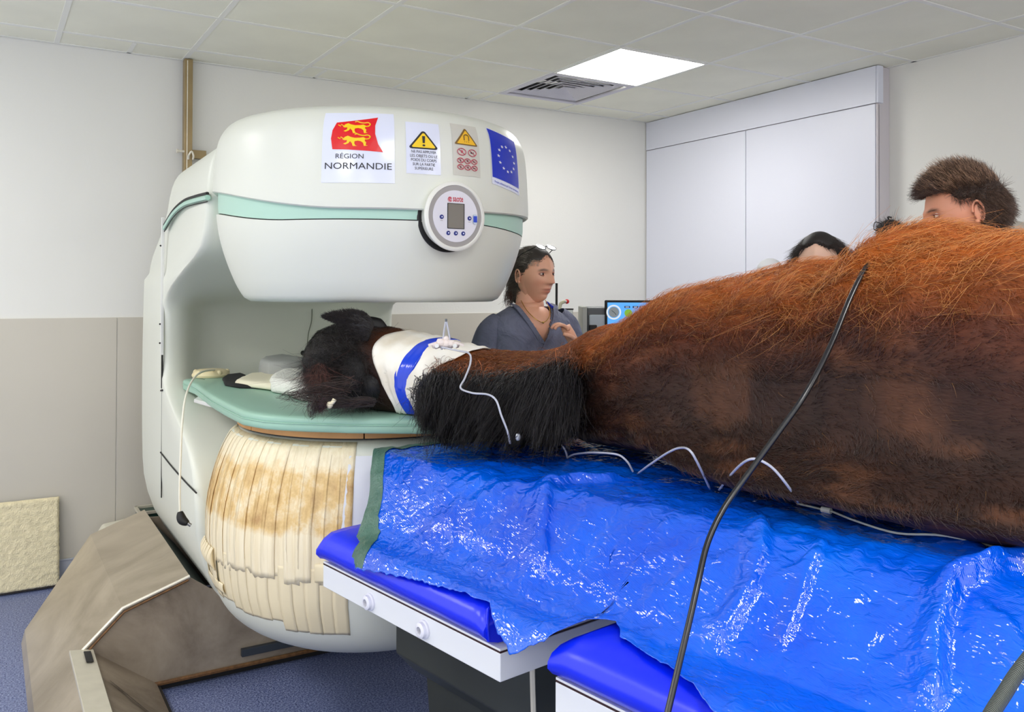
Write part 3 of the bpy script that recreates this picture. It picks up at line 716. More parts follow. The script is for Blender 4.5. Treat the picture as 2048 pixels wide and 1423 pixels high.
cushion(.008, .690, 1.09); cushion(.872, 2.24, 1.09)
MB().tube([W(.684, -.008, .826), W(.691, -.016, .80), W(.690, -.012, .765)], .003, 6, smooth=4).tube([W(.684, -.008, .826), W(.693, .02, .822), W(.694, .05, .826)], .003, 6, smooth=4).build('corner_seam', m_vinyl, tb)
for px in [(0.232, 0.0, 0.713), (0.455, -0.0, 0.715)]:
    c = W(px[0], 0, px[2]); ax_ = Matrix((A_, Vector((0, 0, 1)), -B_)).transposed()
    o = MB().lathe([(.020, -.002), (.020, .004), (.0165, .006), (.0165, .013), (.013, .0155), (.0085, .0155), (.0085, .002), (.001, .002)], c, 32, ax_).build('side_socket', m_bolt, tb, smooth=True, angle=40)
    MB().lathe([(.008, .0025), (.001, .003)], c, 20, ax_).build('socket_hole', mat('socket_grey', (70, 72, 84), .5), o)
# pedestal
m_ped = mat('dark_pedestal_steel', (52, 56, 54), .45, metal=.4, var=.15, vs=5)
def pedbox(s0, s1, t0, t1, z0, z1, name, m, **k):
    return MB().box(W((s0+s1)/2, (t0+t1)/2, (z0+z1)/2), (s1-s0, t1-t0, z1-z0), RTB).build(name, m, tb, **k)
P_ = lambda s0, s1, t0, t1, z: [W(s0, t0, z), W(s1, t0, z), W(s1, t1, z), W(s0, t1, z)]
hd = MB().rings([P_(.18, .62, .16, .52, .49), P_(.14, .66, .13, .56, .53), P_(.14, .66, .13, .56, .688)]).build('pedestal_head', m_ped, tb, bevel=.004)
for tt in (.235, .425): MB().ball(W(.664, tt, .575), .009, 10).build('bolt', m_black, hd)
MB().rings([P_(.20, .60, .18, .50, .49), P_(.22, .58, .2, .48, .10)]).build('pedestal_column', m_ped, tb, bevel=.006)
MB().rings([P_(-.1, 1.3, .1, .75, .10), P_(-.1, 1.3, .1, .75, .012)]).build('pedestal_foot', mat('dark_foot', (40, 46, 52), .5), tb, bevel=.008)
MB().tube([W(.664, .131, .535), W(.66, .128, .69)], .006, 6).build('weld_seam', m_trim, tb)
pedbox(.62, 1.9, .30, .36, .56, .62, 'long_beam', m_black)

# mattress under the sheet
m_matt = mat('dark_green_mattress', (20, 56, 50), .5)
MB().rings([[W(s_, t_, z) for t_, z in ((.52+.16*s_*.5, .842), (.53+.16*s_*.5, .975), (.58+.16*s_*.5, .988), (1.06, .988), (1.08, .975), (1.08, .842))] for s_ in (.06, .065, .1, 2.08, 2.1)]).build('mattress', m_matt, None, smooth=True, angle=50)
tag(bpy.data.objects['mattress'], 'dark green mattress under the blue tarpaulin, below the horse', 'mattress')

# ---------------------------------------------------------------- tarpaulin
RAG = [(.15, -.062), (.197, -.032), (.243, -.046), (.30, -.04), (.335, -.038), (.495, -.027), (.62, -.016), (.69, -.01), (.728, -.03), (.80, -.05), (.87, -.03), (.888, -.005), (.900, .06), (.933, .088), (.960, .07), (.976, .05), (1.004, .046), (1.05, .03), (1.099, .02), (1.168, -.001), (1.225, -.027), (1.5, -.06), (2.2, -.08)]
def ragt(s_): return interp(s_, RAG)+.004*nz(s_*30, 1)+.0025*nz(s_*90, 2)
TE_ = [(-.12, .20), (.0, .19), (.3, .20), (.6, .24), (1.0, .30), (1.45, .38), (2.2, .45)]
TF_ = [(0, .03), (.3, .05), (.7, .07), (1.0, .12), (1.4, .16), (2.2, .2)]
def ridge(s_, t_, path, w_, h_, sharp=.35):
    best = 9; side = 0
    for (a, b) in zip(path, path[1:]):
        dx, dy = b[0]-a[0], b[1]-a[1]; L2 = dx*dx+dy*dy; q = max(0, min(1, ((s_-a[0])*dx+(t_-a[1])*dy)/L2))
        ex, ey = s_-a[0]-q*dx, t_-a[1]-q*dy; d = sqrt(ex*ex+ey*ey)
        if d < best: best = d; side = dx*ey-dy*ex
    ww = w_*(sharp if side > 0 else 1)
    return h_*exp(-(best/ww)**2)
FOLDS = [([(.62, .40), (.57, .33), (.56, .27), (.62, .20), (.70, .12)], .035, .022), ([(.35, .10), (.45, .20), (.5, .30)], .05, .006),
         ([(1.06, .36), (1.10, .30), (1.13, .22), (1.13, .15)], .03, .020), ([(1.20, .33), (1.21, .26), (1.22, .19)], .022, .014), ([(1.55, .50), (1.46, .41), (1.42, .33), (1.43, .25), (1.46, .18)], .03, .040),
         ([(.3, .08), (.7, .10), (1.1, .12), (1.45, .12)], .04, -.008), ([(1.3, .52), (1.42, .47), (1.55, .47)], .03, .014), ([(1.0, .10), (1.1, .16), (1.2, .30)], .03, .008),
         ([(1.5, .3), (1.6, .22), (1.7, .1)], .04, .02), ([(.85, .02), (.95, .12), (1.02, .22)], .05, .008)]
def tarpz(s_, t_):
    te, tf = sinterp(s_, TE_), sinterp(s_, TF_); q = (t_-tf)/(te-tf)
    S = q-.0 if 0 < q < 1 else (0 if q <= 0 else 1)
    k = .18
    S = min(1, max(0, q)); S = S-(k*max(0, (S-.7)/.3)**2)*.3 if False else sstep(-.25, 1.15, q)
    z = .845+.158*S
    gapd = exp(-((s_-.79)/.10)**2)*(1-sstep(.02, .26, t_))*.012
    edge = -.05*max(0, -t_/.035)**2*.5 if t_ < 0 else 0
    z += edge-gapd
    for p, w_, h_ in FOLDS:
        x0 = min(a[0] for a in p)-.15; x1 = max(a[0] for a in p)+.15
        if x0 < s_ < x1 and t_ < .62: z += ridge(s_, t_, p, w_, h_)
    fl = 1-sstep(.45, .7, t_)*.6
    z += fl*(.010*nz(s_*5+3, t_*7)+.0055*(.5-abs(nz(s_*11, t_*15+5))*1.6)+.0042*(.4-abs(nz(s_*24+9, t_*17+s_*4))*1.6)+.0016*nz(s_*55, t_*66))*(.35 if t_ < .06 and s_ < .87 else 1)+.0012*nz(s_*60, t_*40)
    return max(z, .8405-.06*max(0, -t_/.035)**2 if (t_ < .25 and abs(s_-.79) > .085) else -1)
def s_start(t_): return interp(t_, [(-.08, .215), (-.03, .19), (.1, .06), (.20, -.085), (.24, -.11), (.42, -.03), (.62, .05), (1.2, .12)])
NS, NTT = 430, 150; rows = []
for i in range(NS+1):
    row = []
    for j in range(NTT+1):
        q = (j/NTT); q = q**1.25
        u = i/NS
        # sweep: first find t for nominal s, then shift by the slanted start
        s_n = u*2.12; t0 = ragt(max(.15, s_n)); t_ = t0+(1.17-t0)*q
        s0 = s_start(t_); s_ = s0+(2.12-s0)*u
        t0 = ragt(max(.15, s_)); t_ = t0+(1.17-t0)*q
        if u < .015: s_ += .004*nz(t_*40, 3)
        z = tarpz(s_, t_)
        if u < .012: z -= .004*(1-u/.012)
        row.append(W(s_, t_, z))
    rows.append(row)
s = NT('blue_tarpaulin'); v = s.coord()
n0 = s.noise(v, 3.5, 5, .6); n1 = s.noise(s.coord('Object', (1, .6, 1)), 48, 1.6, .5, 1.2); n2 = s.noise(s.coord('Object', (1, .35, 1)), 120, 3, .6, .6)
s.l(s.ramp(n0, [(.3, (0, 70, 202)), (.6, (0, 92, 222)), (.8, (4, 112, 240))]), s.b.inputs['Base Color'])
s.b.inputs['Roughness'].default_value = .07; s.b.inputs['Specular IOR Level'].default_value = 1.0
b1 = s.bump(n1, .7, .0065); wv = s.n('ShaderNodeTexWave'); wv.inputs['Scale'].default_value = 110; wv.inputs['Distortion'].default_value = .4; s.l(v, wv.inputs[0])
b2 = s.bump(n2, .15, .002, b1); s.bump(wv.outputs['Fac'], .12, .001, b2); m_tarp = s.m
nj = NTT+1
tp = MB().add([p for r in rows for p in r], [(i*nj+j, i*nj+j+1, (i+1)*nj+j+1, (i+1)*nj+j) for i in range(NS) for j in range(NTT)]).build('tarpaulin', m_tarp, None, smooth=True)
tag(tp, 'crumpled bright blue tarpaulin draped over the table under the horse', 'tarpaulin')
q = tp.modifiers.new('t', 'SOLIDIFY'); q.thickness = .0012; q.offset = 1
# green tape hem along the end
s = NT('green_grey_hem_tape'); v = s.coord(); n1 = s.noise(v, 60, 4, .6, .8)
s.l(s.ramp(s.noise(v, 8, 3), [(.3, (44, 84, 72)), (.7, (84, 118, 104))]), s.b.inputs['Base Color']); s.b.inputs['Roughness'].default_value = .3; s.bump(n1, .5, .008); m_hem = s.m
hv = []; hf = []; kk = 10
for j in range(nj):
    for i in range(kk+1):
        t_ = None; p0 = rows[0][j]; p1 = rows[14][j]; d = (p1-p0).normalized()
        u = i/kk; wd = .060-.036*sstep(nj*.42, nj*.55, j)
        p = rows[0][j].copy(); idx = u*wd/max((p1-p0).length/14, 1e-4); a = int(idx); fr_ = idx-a
        p = rows[min(a, NS-1)][j].lerp(rows[min(a+1, NS)][j], fr_)+Vector((0, 0, .0035)) if u > .001 else rows[0][j]+Vector((0, 0, .003))
        if u < .001: p -= A_*.003
        hv.append(p)
hf = [(j*(kk+1)+i, j*(kk+1)+i+1, (j+1)*(kk+1)+i+1, (j+1)*(kk+1)+i) for j in range(nj-1) for i in range(kk)]
MB().add(hv, hf).build('hem_tape', m_hem, tp, smooth=True)

# ================================================================== pad, fleece and small things in the gap
m_pad = mat('mint_green_vinyl', (150, 190, 170), .38, spec=.5, bump=.08, bs=180, bd=.001)
pd = [(-3.187, -0.811), (-3.165, -.80), (-3.02, -.76), (-2.3, -.76), (-2.25, -.80), (-2.25, -1.95)]
arc = [(-2.641, -2.416), (-2.741, -2.358), (-2.841, -2.3), (-2.991, -2.202), (-3.136, -2.071), (-3.181, -2.01), (-3.217, -1.902), (-3.218, -1.712), (-3.212, -1.452), (-3.181, -1.016)]
pd += arc
pd = [Vector((x, y, 0)) for x, y in pd]
def offs(P, d):
    out = []; n = len(P)
    for i in range(n):
        e1 = (P[i]-P[i-1]).normalized(); e2 = (P[(i+1) % n]-P[i]).normalized(); b = (e1+e2).normalized(); nn = Vector((b.y, -b.x, 0)); out.append(P[i]-nn*d)
    return out
sgn = sum(pd[i-1].x*pd[i].y-pd[i].x*pd[i-1].y for i in range(len(pd)))
dd = 1 if sgn > 0 else -1
def refine(P):
    out = []
    for i in range(len(P)):
        a, b = P[i], P[(i+1) % len(P)]; n = max(1, int((b-a).length/.05))
        out += [a.lerp(b, k/n) for k in range(n)]
    return out
pd = refine(pd)
rs = []
for d, z in ((.010, 1.029), (.003, 1.031), (0, 1.035), (0, 1.050), (.0015, 1.0525), (.0015, 1.0535), (0, 1.056), (0, 1.066), (.004, 1.071), (.010, 1.074), (.025, 1.0765), (.08, 1.078)):
    rs.append([Vector((p.x, p.y, z+.0012*nz(p.x*8, p.y*8))) for p in offs(pd, d*dd)])
pad = thing('patient_pad', 'mint green vinyl pad on the lower magnet pole', 'pad', (-2.75, -1.5, 1.03))
MB().rings(rs).build('pad_body', m_pad, pad, smooth=True, angle=50)
pp = [p+Vector((0, 0, 1.053)) for p in offs(pd, -.0005*dd)]; pp.append(pp[0])
MB().tube(pp, .0022, 6).build('piping', m_pad, pad)
# little items on the pad (top z = 1.083)
ZP = 1.079
t = thing('receiver_base', 'round beige plastic base on the far corner of the green pad', 'receiver', (-3.073,-0.801,1.079))
c = (-3.073,-0.801,1.079)
MB().lathe([(.075, 0), (.078, .008), (.070, .022), (.055, .030), (.02, .032)], c, 40).build('housing', mat('beige_plastic', (228, 214, 172), .4), t, smooth=True, angle=50)
for k in range(5): a = k*2*pi/5; MB().ball((c[0]+.066*cos(a), c[1]+.066*sin(a), c[2]+.018), .012, 10).build('grip_bump', bpy.data.materials['beige_plastic'], t, smooth=True)
m_cable = mat('cream_cable', (234, 230, 212), .4)
cb = MB().tube([(-3.003,-0.747,1.086),(-3.083,-0.874,1.111),(-3.170,-1.055,1.119),(-3.241,-1.246,1.101),(-3.289,-1.391,1.056),(-3.307,-1.438,0.976),(-3.314,-1.455,0.876),(-3.320,-1.474,0.760),(-3.320,-1.484,0.681)], .0038, 10, smooth=8).build('coil_cable', m_cable, None, smooth=True)
tag(cb, 'cream cable looping from the pad corner down the scanner side', 'cable')
e = [(-3.320,-1.485,0.691),(-3.315,-1.493,0.665),(-3.299,-1.509,0.653),(-3.290,-1.514,0.646)]
t = thing('cable_plug', 'black plug hanging on the end of the cream cable', 'plug', e[1])
MB().tube([e[0], e[1], e[2]], lambda q: .008+.008*sin(pi*min(1, q*1.0)), 12, smooth=8).build('plug_body', m_black, t, smooth=True)
MB().tube([e[2], e[3]], .006, 8).build('connector_tip', mat('connector_metal', (130, 130, 128), .3, metal=.8), t)
def blanket(name, P, z0, thick, m, label, cat, amp=.012, fs=9, parent=None, fuzz=0):
    # soft folded cloth: filled outline, domed and uneven
    P = refine([Vector((x, y, 0)) for x, y in P]); cx = sum(p.x for p in P)/len(P); cy = sum(p.y for p in P)/len(P)
    rs = []
    for k, h in ((1.0, 0), (1.01, .25), (1.0, .6), (.965, .88), (.9, 1.0), (.78, 1.04), (.6, 1.08), (.4, 1.1), (.2, 1.1), (.02, 1.1)):
        row = []
        for p in P:
            x = cx+(p.x-cx)*k; y = cy+(p.y-cy)*k
            row.append(Vector((x+.004*nz(x*40, y*40, h), y+.004*nz(x*40+9, y*40, h), z0+thick*h+(amp*nz(x*fs, y*fs)+amp*.4*nz(x*fs*4, y*fs*4)+amp*.5)*min(1, h))))
        rs.append(row)
    o = MB().rings(rs).build(name, m, parent, smooth=True); 
    if parent is None: tag(o, label, cat)
    return o
m_wfl = mat('white_fleece', (240, 240, 232), .95, spec=.1, var=.06, vs=30, bump=.9, bs=160, bd=.008)
blanket('foam_wedge', [(-3.079, -1.236), (-2.96, -0.994), (-2.829, -0.97), (-2.747, -1.114), (-2.866, -1.476), (-3.007, -1.453)], ZP+.004, .022, mat('beige_foam', (232, 226, 200), .8), 'pale beige foam wedge under the white fleece on the pad', 'foam wedge', .003)
blanket('black_sleeve', [(-3.067, -0.981), (-3.015, -0.843), (-2.953, -0.802), (-2.958, -0.924), (-3.03, -1.114), (-3.025, -1.243), (-2.955, -1.303), (-2.98, -1.387), (-3.079, -1.311), (-3.107, -1.196)], ZP, .012, mat('black_neoprene', (10, 12, 16), .8), 'black neoprene sleeve lying beside the fleece on the pad', 'sleeve', .002)
blanket('folded_fleece', [(-2.984, -1.357), (-2.868, -1.105), (-2.749, -1.055), (-2.571, -1.106), (-2.54, -1.359), (-2.787, -1.948), (-2.843, -1.915), (-2.947, -1.825), (-3.004, -1.792), (-2.99, -1.608), (-3.014, -1.507)], ZP+.002, .042, m_wfl, 'folded white fleece pad under the horse head', 'fleece', .012)
blanket('grey_cushion', [(-2.917, -0.97), (-2.839, -0.78), (-2.761, -0.741), (-2.714, -0.878), (-2.719, -1.031), (-2.808, -1.173), (-2.917, -1.134)], ZP, .075, mat('grey_cloth', (160, 162, 158), .8), 'small grey cushion behind the white fleece', 'cushion', .006)

# ================================================================== the horse
# stations along the spine: s, t, z of the axis, half width, half height
HS = [(-.70, .50, 1.17, .045, .05), (-.64, .42, 1.185, .085, .085), (-.56, .355, 1.20, .115, .115), (-.46, .34, 1.207, .13, .13), (-.33, .39, 1.195, .148, .13), (-.2, .46, 1.174, .162, .122), (-.08, .53, 1.157, .172, .112),
      (.04, .61, 1.145, .185, .110), (.14, .69, 1.150, .215, .120), (.25, .76, 1.176, .265, .156), (.38, .80, 1.188, .305, .168), (.55, .83, 1.226, .335, .205), (.75, .85, 1.255, .375, .236),
      (.92, .86, 1.268, .40, .256), (1.02, .865, 1.262, .405, .247), (1.12, .87, 1.282, .41, .272), (1.25, .875, 1.286, .41, .276), (1.45, .88, 1.288, .40, .281), (1.75, .885, 1.283, .395, .272), (2.0, .89, 1.28, .36, .27), (2.15, .89, 1.26, .28, .22), (2.22, .89, 1.24, .12, .12), (2.24, .89, 1.24, .02, .02)]
NU, NV = 170, 96
U = [i/NU*(len(HS)-1) for i in range(NU+1)]
def hs(u, k): return sinterp(u, [(i, h[k]) for i, h in enumerate(HS)])
cen = [W(hs(u, 0), hs(u, 1), hs(u, 2)) for u in U]
HG = np.zeros((NU+1, NV, 3))
for i, u in enumerate(U):
    T = (cen[min(i+1, NU)]-cen[max(i-1, 0)]); T.z = 0; T.normalize(); S = Vector((0, 0, 1)).cross(T)     # sideways
    if S.dot(B_) < 0: S = -S
    rw, rh = hs(u, 3), hs(u, 4); s_ = hs(u, 0)
    for j in range(NV):
        a = 2*pi*j/NV                       # 0 = near side, pi/2 = top
        ca, sa = cos(a), sin(a); e = 2/2.25
        eb = e if sa > 0 else e*(1-.25*sstep(.12, .3, s_)-.27*sstep(.55, .85, s_))
        x = -rw*(abs(ca)**eb)*(1 if ca > 0 else -1); z = rh*(abs(sa)**eb)*(1 if sa > 0 else -1)
        if sa < 0: z *= .97; x *= 1+(.17+.19*sstep(.5, .85, s_))*sstep(0, .75, -sa)*sstep(.12, .3, s_)
        d = 0
        # shoulder blade, withers hollow, ribs and the fold in front of the hindquarter
        d += .022*exp(-((s_-.52)/.16)**2-((a-1.15)/.5)**2)
        d += .018*exp(-((s_-.22)/.10)**2-((a-.3)/.5)**2)
        d -= .016*exp(-((s_-.80)/.12)**2-((a-.75)/.5)**2)
        lf = 1.13-.42*max(0, (1.45-a))*.35
        d += .036*sstep(lf-.05, lf+.01, s_)*exp(-(max(0, s_-lf-.02)/.11)**2)*exp(-((a-1.45)/.7)**2)-.020*exp(-((s_-lf+.10)/.10)**2)*exp(-((a-1.6)/.9)**2)
        d += .006*sin(s_*46+a*1.5)*exp(-((a-.5)/.6)**2)*sstep(.45, .7, s_)
        d += .010*nz(s_*4, a*1.2)+.004*nz(s_*11, a*3.5)
        k = 1+d/max(rw, .05) if False else 1
        p = cen[i]+S*x+Vector((0, 0, z)); n = (S*(x/rw**2)+Vector((0, 0, z/rh**2))).normalized()
        p += n*d
        if p.z < 1.006 and s_ > .1: p.z = 1.006+.1*(p.z-1.006)
        if p.z < 1.082 and s_ <= -.05: p.z = 1.082+.1*(p.z-1.082)
        HG[i, j] = p
G4 = np.concatenate([HG, HG[:, :1]], 1)
def hsurf(u, v):
    # u in 0..NU, v in 0..NV, arrays -> points
    u = np.clip(u, 0, NU-1e-4); v = np.mod(v, NV); i = u.astype(int); j = v.astype(int); fu = (u-i)[:, None]; fv = (v-j)[:, None]
    return (G4[i, j]*(1-fu)+G4[i+1, j]*fu)*(1-fv)+(G4[i, j+1]*(1-fu)+G4[i+1, j+1]*fu)*fv
def hframe(u, v):
    du = hsurf(u+.6, v)-hsurf(u-.6, v); dv = hsurf(u, v+.8)-hsurf(u, v-.8)
    n = np.cross(dv, du); n /= np.linalg.norm(n, axis=1, keepdims=True)+1e-9
    c = np.array([list(cen[int(x)]) for x in np.clip(u, 0, NU)]); p = hsurf(u, v)
    sg = np.sign(((p-c)*n).sum(1, keepdims=True)); n *= sg
    du /= np.linalg.norm(du, axis=1, keepdims=True)+1e-9; dv /= np.linalg.norm(dv, axis=1, keepdims=True)+1e-9
    return p, n, du, dv
SU = np.array([hs(u, 0) for u in U])
def lin(c): return np.array(srgb(c))
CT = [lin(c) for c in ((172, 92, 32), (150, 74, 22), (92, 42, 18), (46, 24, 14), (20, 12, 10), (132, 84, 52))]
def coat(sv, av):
    # bay coat: chestnut flank, darker topline with side shade painted in, near black poll
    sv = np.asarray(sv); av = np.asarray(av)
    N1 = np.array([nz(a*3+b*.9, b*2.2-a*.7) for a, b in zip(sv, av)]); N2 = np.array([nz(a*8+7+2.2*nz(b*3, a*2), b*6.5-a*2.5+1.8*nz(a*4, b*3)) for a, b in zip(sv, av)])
    k = np.clip((1.02-av)/.62+.35*N1+.15*N2, 0, 1)[:, None]         # 0 flank .. 1 topline and its painted shade
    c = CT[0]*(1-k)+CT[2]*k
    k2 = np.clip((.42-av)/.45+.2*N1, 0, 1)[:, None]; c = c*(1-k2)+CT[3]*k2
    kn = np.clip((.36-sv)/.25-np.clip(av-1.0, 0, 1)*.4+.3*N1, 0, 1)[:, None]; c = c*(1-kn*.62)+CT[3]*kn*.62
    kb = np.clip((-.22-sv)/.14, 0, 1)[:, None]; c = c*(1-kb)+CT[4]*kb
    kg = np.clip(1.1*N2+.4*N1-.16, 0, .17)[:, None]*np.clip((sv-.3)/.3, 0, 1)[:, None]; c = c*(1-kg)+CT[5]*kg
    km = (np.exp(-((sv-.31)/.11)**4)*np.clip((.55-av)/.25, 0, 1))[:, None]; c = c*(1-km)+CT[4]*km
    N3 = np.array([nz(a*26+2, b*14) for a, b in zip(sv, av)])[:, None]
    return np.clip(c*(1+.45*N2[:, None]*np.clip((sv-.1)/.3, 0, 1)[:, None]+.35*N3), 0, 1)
AV = np.array([((2*pi*j/NV+pi) % (2*pi))-pi for j in range(NV)])
hr = thing('horse', 'anaesthetised bay horse lying on its side, head inside the magnet', 'horse', tuple(W(.8, .85, 1.0)))
mb = MB(); mb.rings([[Vector(q) for q in HG[i]] for i in range(NU+1)])
s = NT('bay_coat_skin'); a = s.n('ShaderNodeAttribute'); a.attribute_name = 'hcol'; v = s.coord()
hsv = s.n('ShaderNodeHueSaturation'); s.l(a.outputs['Color'], hsv.inputs['Color']); mrr = s.n('ShaderNodeMapRange'); s.l(s.noise(s.coord('Object', (60, 12, 60)), 6, 4, .7, .6), mrr.inputs[0]); mrr.inputs[3].default_value = .6; mrr.inputs[4].default_value = 1.25
s.l(mrr.outputs[0], hsv.inputs['Value']); s.l(hsv.outputs[0], s.b.inputs['Base Color']); s.b.inputs['Roughness'].default_value = .55; s.b.inputs['Specular IOR Level'].default_value = .25
s.bump(s.noise(s.coord('Object', (30, 8, 30)), 8, 4), .4, .004); m_coat = s.m
body = mb.build('body', m_coat, hr, smooth=True)
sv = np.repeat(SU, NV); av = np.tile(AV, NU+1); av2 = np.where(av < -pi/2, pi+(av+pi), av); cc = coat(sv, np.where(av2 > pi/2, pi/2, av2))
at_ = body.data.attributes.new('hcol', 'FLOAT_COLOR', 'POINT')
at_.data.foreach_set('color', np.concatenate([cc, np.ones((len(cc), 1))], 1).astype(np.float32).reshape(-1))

def u_of_s(x): return float(np.interp(x, SU, np.arange(NU+1)))
m_hair = hair_mat('horse_hair', None, .36, .5)
EL = [(-3.2, -.26), (-1.6, -.25), (-.6, -.235), (0, -.265), (.5, -.295), (1.0, -.29), (1.6, -.275), (3.2, -.26)]
ER = [(-3.2, -.05), (-1.6, -.16), (-.6, -.165), (0, -.15), (.5, -.115), (1.0, -.065), (1.6, -.04), (3.2, -.05)]
def coat_hair(n, s0, s1, a0, a1, length, rad, lift, seed, name, lighten=0, curl=.25, parent=None, sub=5):
    r = np.random.default_rng(seed); u = r.uniform(u_of_s(s0), u_of_s(s1), n); ang_ = r.uniform(a0, a1, n); v = np.mod(ang_/(2*pi)*NV, NV)
    p, nn, du, dv = hframe(u, v); s_ = np.interp(u, np.arange(NU+1), SU)
    ph = np.array([nz(a*5, b*3.2) for a, b in zip(s_, ang_)]); ph2 = np.array([nz(a*17+3, b*11) for a, b in zip(s_, ang_)])
    th = -.35+1.5*ph+1.1*ph2+r.normal(0, .22, n)
    flow = du*np.cos(th)[:, None]+dv*np.sin(th)[:, None]
    ac_ = np.minimum(ang_, 3.0); el_ = np.interp(ac_, [a for a, _ in EL], [b for _, b in EL]); er_ = np.interp(ac_, [a for a, _ in ER], [b for _, b in ER])
    keep = ~((s_ > el_-.03) & (s_ < er_+.004)); u, v, ang_, s_, p, nn, du, dv = u[keep], v[keep], ang_[keep], s_[keep], p[keep], nn[keep], du[keep], dv[keep]; flow = flow[keep]; n = len(u)
    L = length*r.uniform(.6, 1.3, n); P = np.zeros((n, sub, 3)); P[:, 0] = p-nn*.002
    bend = r.normal(0, curl, (n, 1)); side = np.cross(flow, nn)
    for k in range(1, sub):
        t = k/(sub-1)
        P[:, k] = p+flow*(L*t)[:, None]+nn*(lift*L*np.sin(t*2.2))[:, None]+side*(L*t*t)[:, None]*bend
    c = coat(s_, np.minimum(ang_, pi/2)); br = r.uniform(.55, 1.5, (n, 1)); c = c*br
    k = (r.uniform(0, 1, (n, 1)) < lighten*np.clip((ang_-.15)/.8, .12, 1)[:, None])*1.0; c = c*(1-k*.6)+lin((226, 160, 88))*k*.6*np.clip(.35+ang_/1.2, .3, 1)[:, None]
    rr = np.linspace(1, .25, sub)*rad
    o = hair(name, m_hair, hr if parent is None else parent, P, rr, sub, np.clip(c, 0, 1)); return o
coat_hair(52000, .02, 1.98, -.7, 2.0, .022, .0005, .20, 1, 'coat_hair', .10)
coat_hair(16000, -.30, .30, -.3, 2.0, .03, .0005, .25, 2, 'coat_hair', .04)
coat_hair(7000, .35, 1.98, .3, 2.0, .034, .0004, .35, 3, 'coat_hair', .5, .6)
coat_hair(900, .95, 1.7, .35, 1.7, .045, .00045, .3, 4, 'coat_hair', 1.0, 1.4, sub=7)
coat_hair(6000, -.70, -.27, -.6, 2.6, .020, .0005, .12, 6, 'coat_hair', 0, .6)

def strands(n, root, tip, spread, rad, seed, name, parent, m, sag=.02, wave=.008, col=None, k=9, jit=.01, stray=.05):
    # locks running from a root path to a tip path (both lists of points with the same length)
    r = np.random.default_rng(seed); root = np.array([list(p) for p in catmull(root, 8)]); tip = np.array([list(p) for p in catmull(tip, 8)])
    q = r.uniform(0, len(root)-1.001, n); i = q.astype(int); fr_ = (q-i)[:, None]
    a = root[i]*(1-fr_)+root[i+1]*fr_; q2 = np.clip(q+r.normal(0, 2.0, n), 0, len(tip)-1.001); i = q2.astype(int); fr_ = (q2-i)[:, None]
    b = tip[i]*(1-fr_)+tip[i+1]*fr_
    nc = max(2, n//45); cid = r.integers(0, nc, n); cq = np.sort(r.uniform(0, 1, nc)); co = r.normal(0, spread*1.3, (nc, 3)); cl = r.uniform(.62, 1.08, (nc, 1))
    order = np.argsort(q/len(root)); rank = np.empty(n); rank[order] = np.arange(n)/n; cid = np.clip((rank*nc+r.normal(0, 1.2, n)).astype(int), 0, nc-1)
    a = a+r.normal(0, jit, (n, 3)); ba = np.array([b[cid == c].mean(0) if (cid == c).any() else b[0] for c in range(nc)])
    b = b*.3+ba[cid]*.7+co[cid]; b = a+(b-a)*cl[cid]*r.uniform(.82, 1.06, (n, 1))+r.normal(0, spread*.45, (n, 3))
    P = np.zeros((n, k, 3)); w0 = r.normal(0, wave, (n, 3)); w1 = r.normal(0, wave, (n, 3)); big = (r.uniform(0, 1, (n, 1)) < stray)*r.normal(0, .03, (n, 3))
    for j in range(k):
        t = j/(k-1); P[:, j] = a+(b-a)*t+w0*sin(pi*t)+w1*sin(2*pi*t)+big*t*t+np.array([0, 0, sag])*sin(pi*t**.8)
    rr = np.linspace(1, .3, k)*rad
    c = None
    if col is not None: c = np.clip(np.array(lin(col))*r.uniform(.4, 1.5, (n, 1))*(1+2.2*(r.uniform(0, 1, (n, 1)) < .07)), 0, 1)
    return hair(name, m, parent, P, rr, k, c)
def hp(s_, ang_, off=0.0):
    p, n, _, _ = hframe(np.array([u_of_s(s_)]), np.array([(ang_/(2*pi)*NV) % NV])); return Vector(p[0]+n[0]*off)
# mane: rooted on the crest of the neck, falling over the table end towards the camera
root = [hp(s_, a_) for s_, a_ in ((-.135, -.05), (-.08, .12), (0, .2), (.08, .25), (.16, .30), (.24, .25), (.30, .05))]
tip = [(-2.925,-2.563,1.112),(-2.912,-2.594,1.084),(-2.878,-2.638,1.072),(-2.833,-2.700,1.070),(-2.801,-2.779,1.084),(-2.760,-2.851,1.084),(-2.710,-2.904,1.090)]
strands(9000, root, tip, .016, .0007, 21, 'mane', hr, m_hair, .035, .008, (22, 20, 22), jit=.014)
root2 = [hp(s_, a_) for s_, a_ in ((-.13, -.3), (-.05, -.25), (.05, -.2), (.15, -.2), (.22, -.25), (.30, -.4))]
tip2 = [(-2.894,-2.534,1.074),(-2.867,-2.574,1.060),(-2.830,-2.667,1.062),(-2.775,-2.748,1.067),(-2.722,-2.803,1.071),(-2.682,-2.875,1.085)]
strands(6000, root2, tip2, .014, .0008, 22, 'mane', hr, m_hair, .02, .006, (12, 11, 12), jit=.02)
r3 = [hp(s_, a_, .002) for s_, a_ in ((-.10, .42), (-.02, .42), (.06, .45), (.14, .5), (.22, .5), (.30, .35))]
t3 = [hp(s_, a_, .035)+Vector((-.02, -.025, -.01)) for s_, a_ in ((-.12, .0), (-.04, .02), (.03, .05), (.10, .05), (.19, .05), (.30, -.05))]
strands(4200, r3, t3, .014, .0005, 23, 'coat_hair', hr, m_hair, .012, .006, (112, 62, 32), jit=.018)
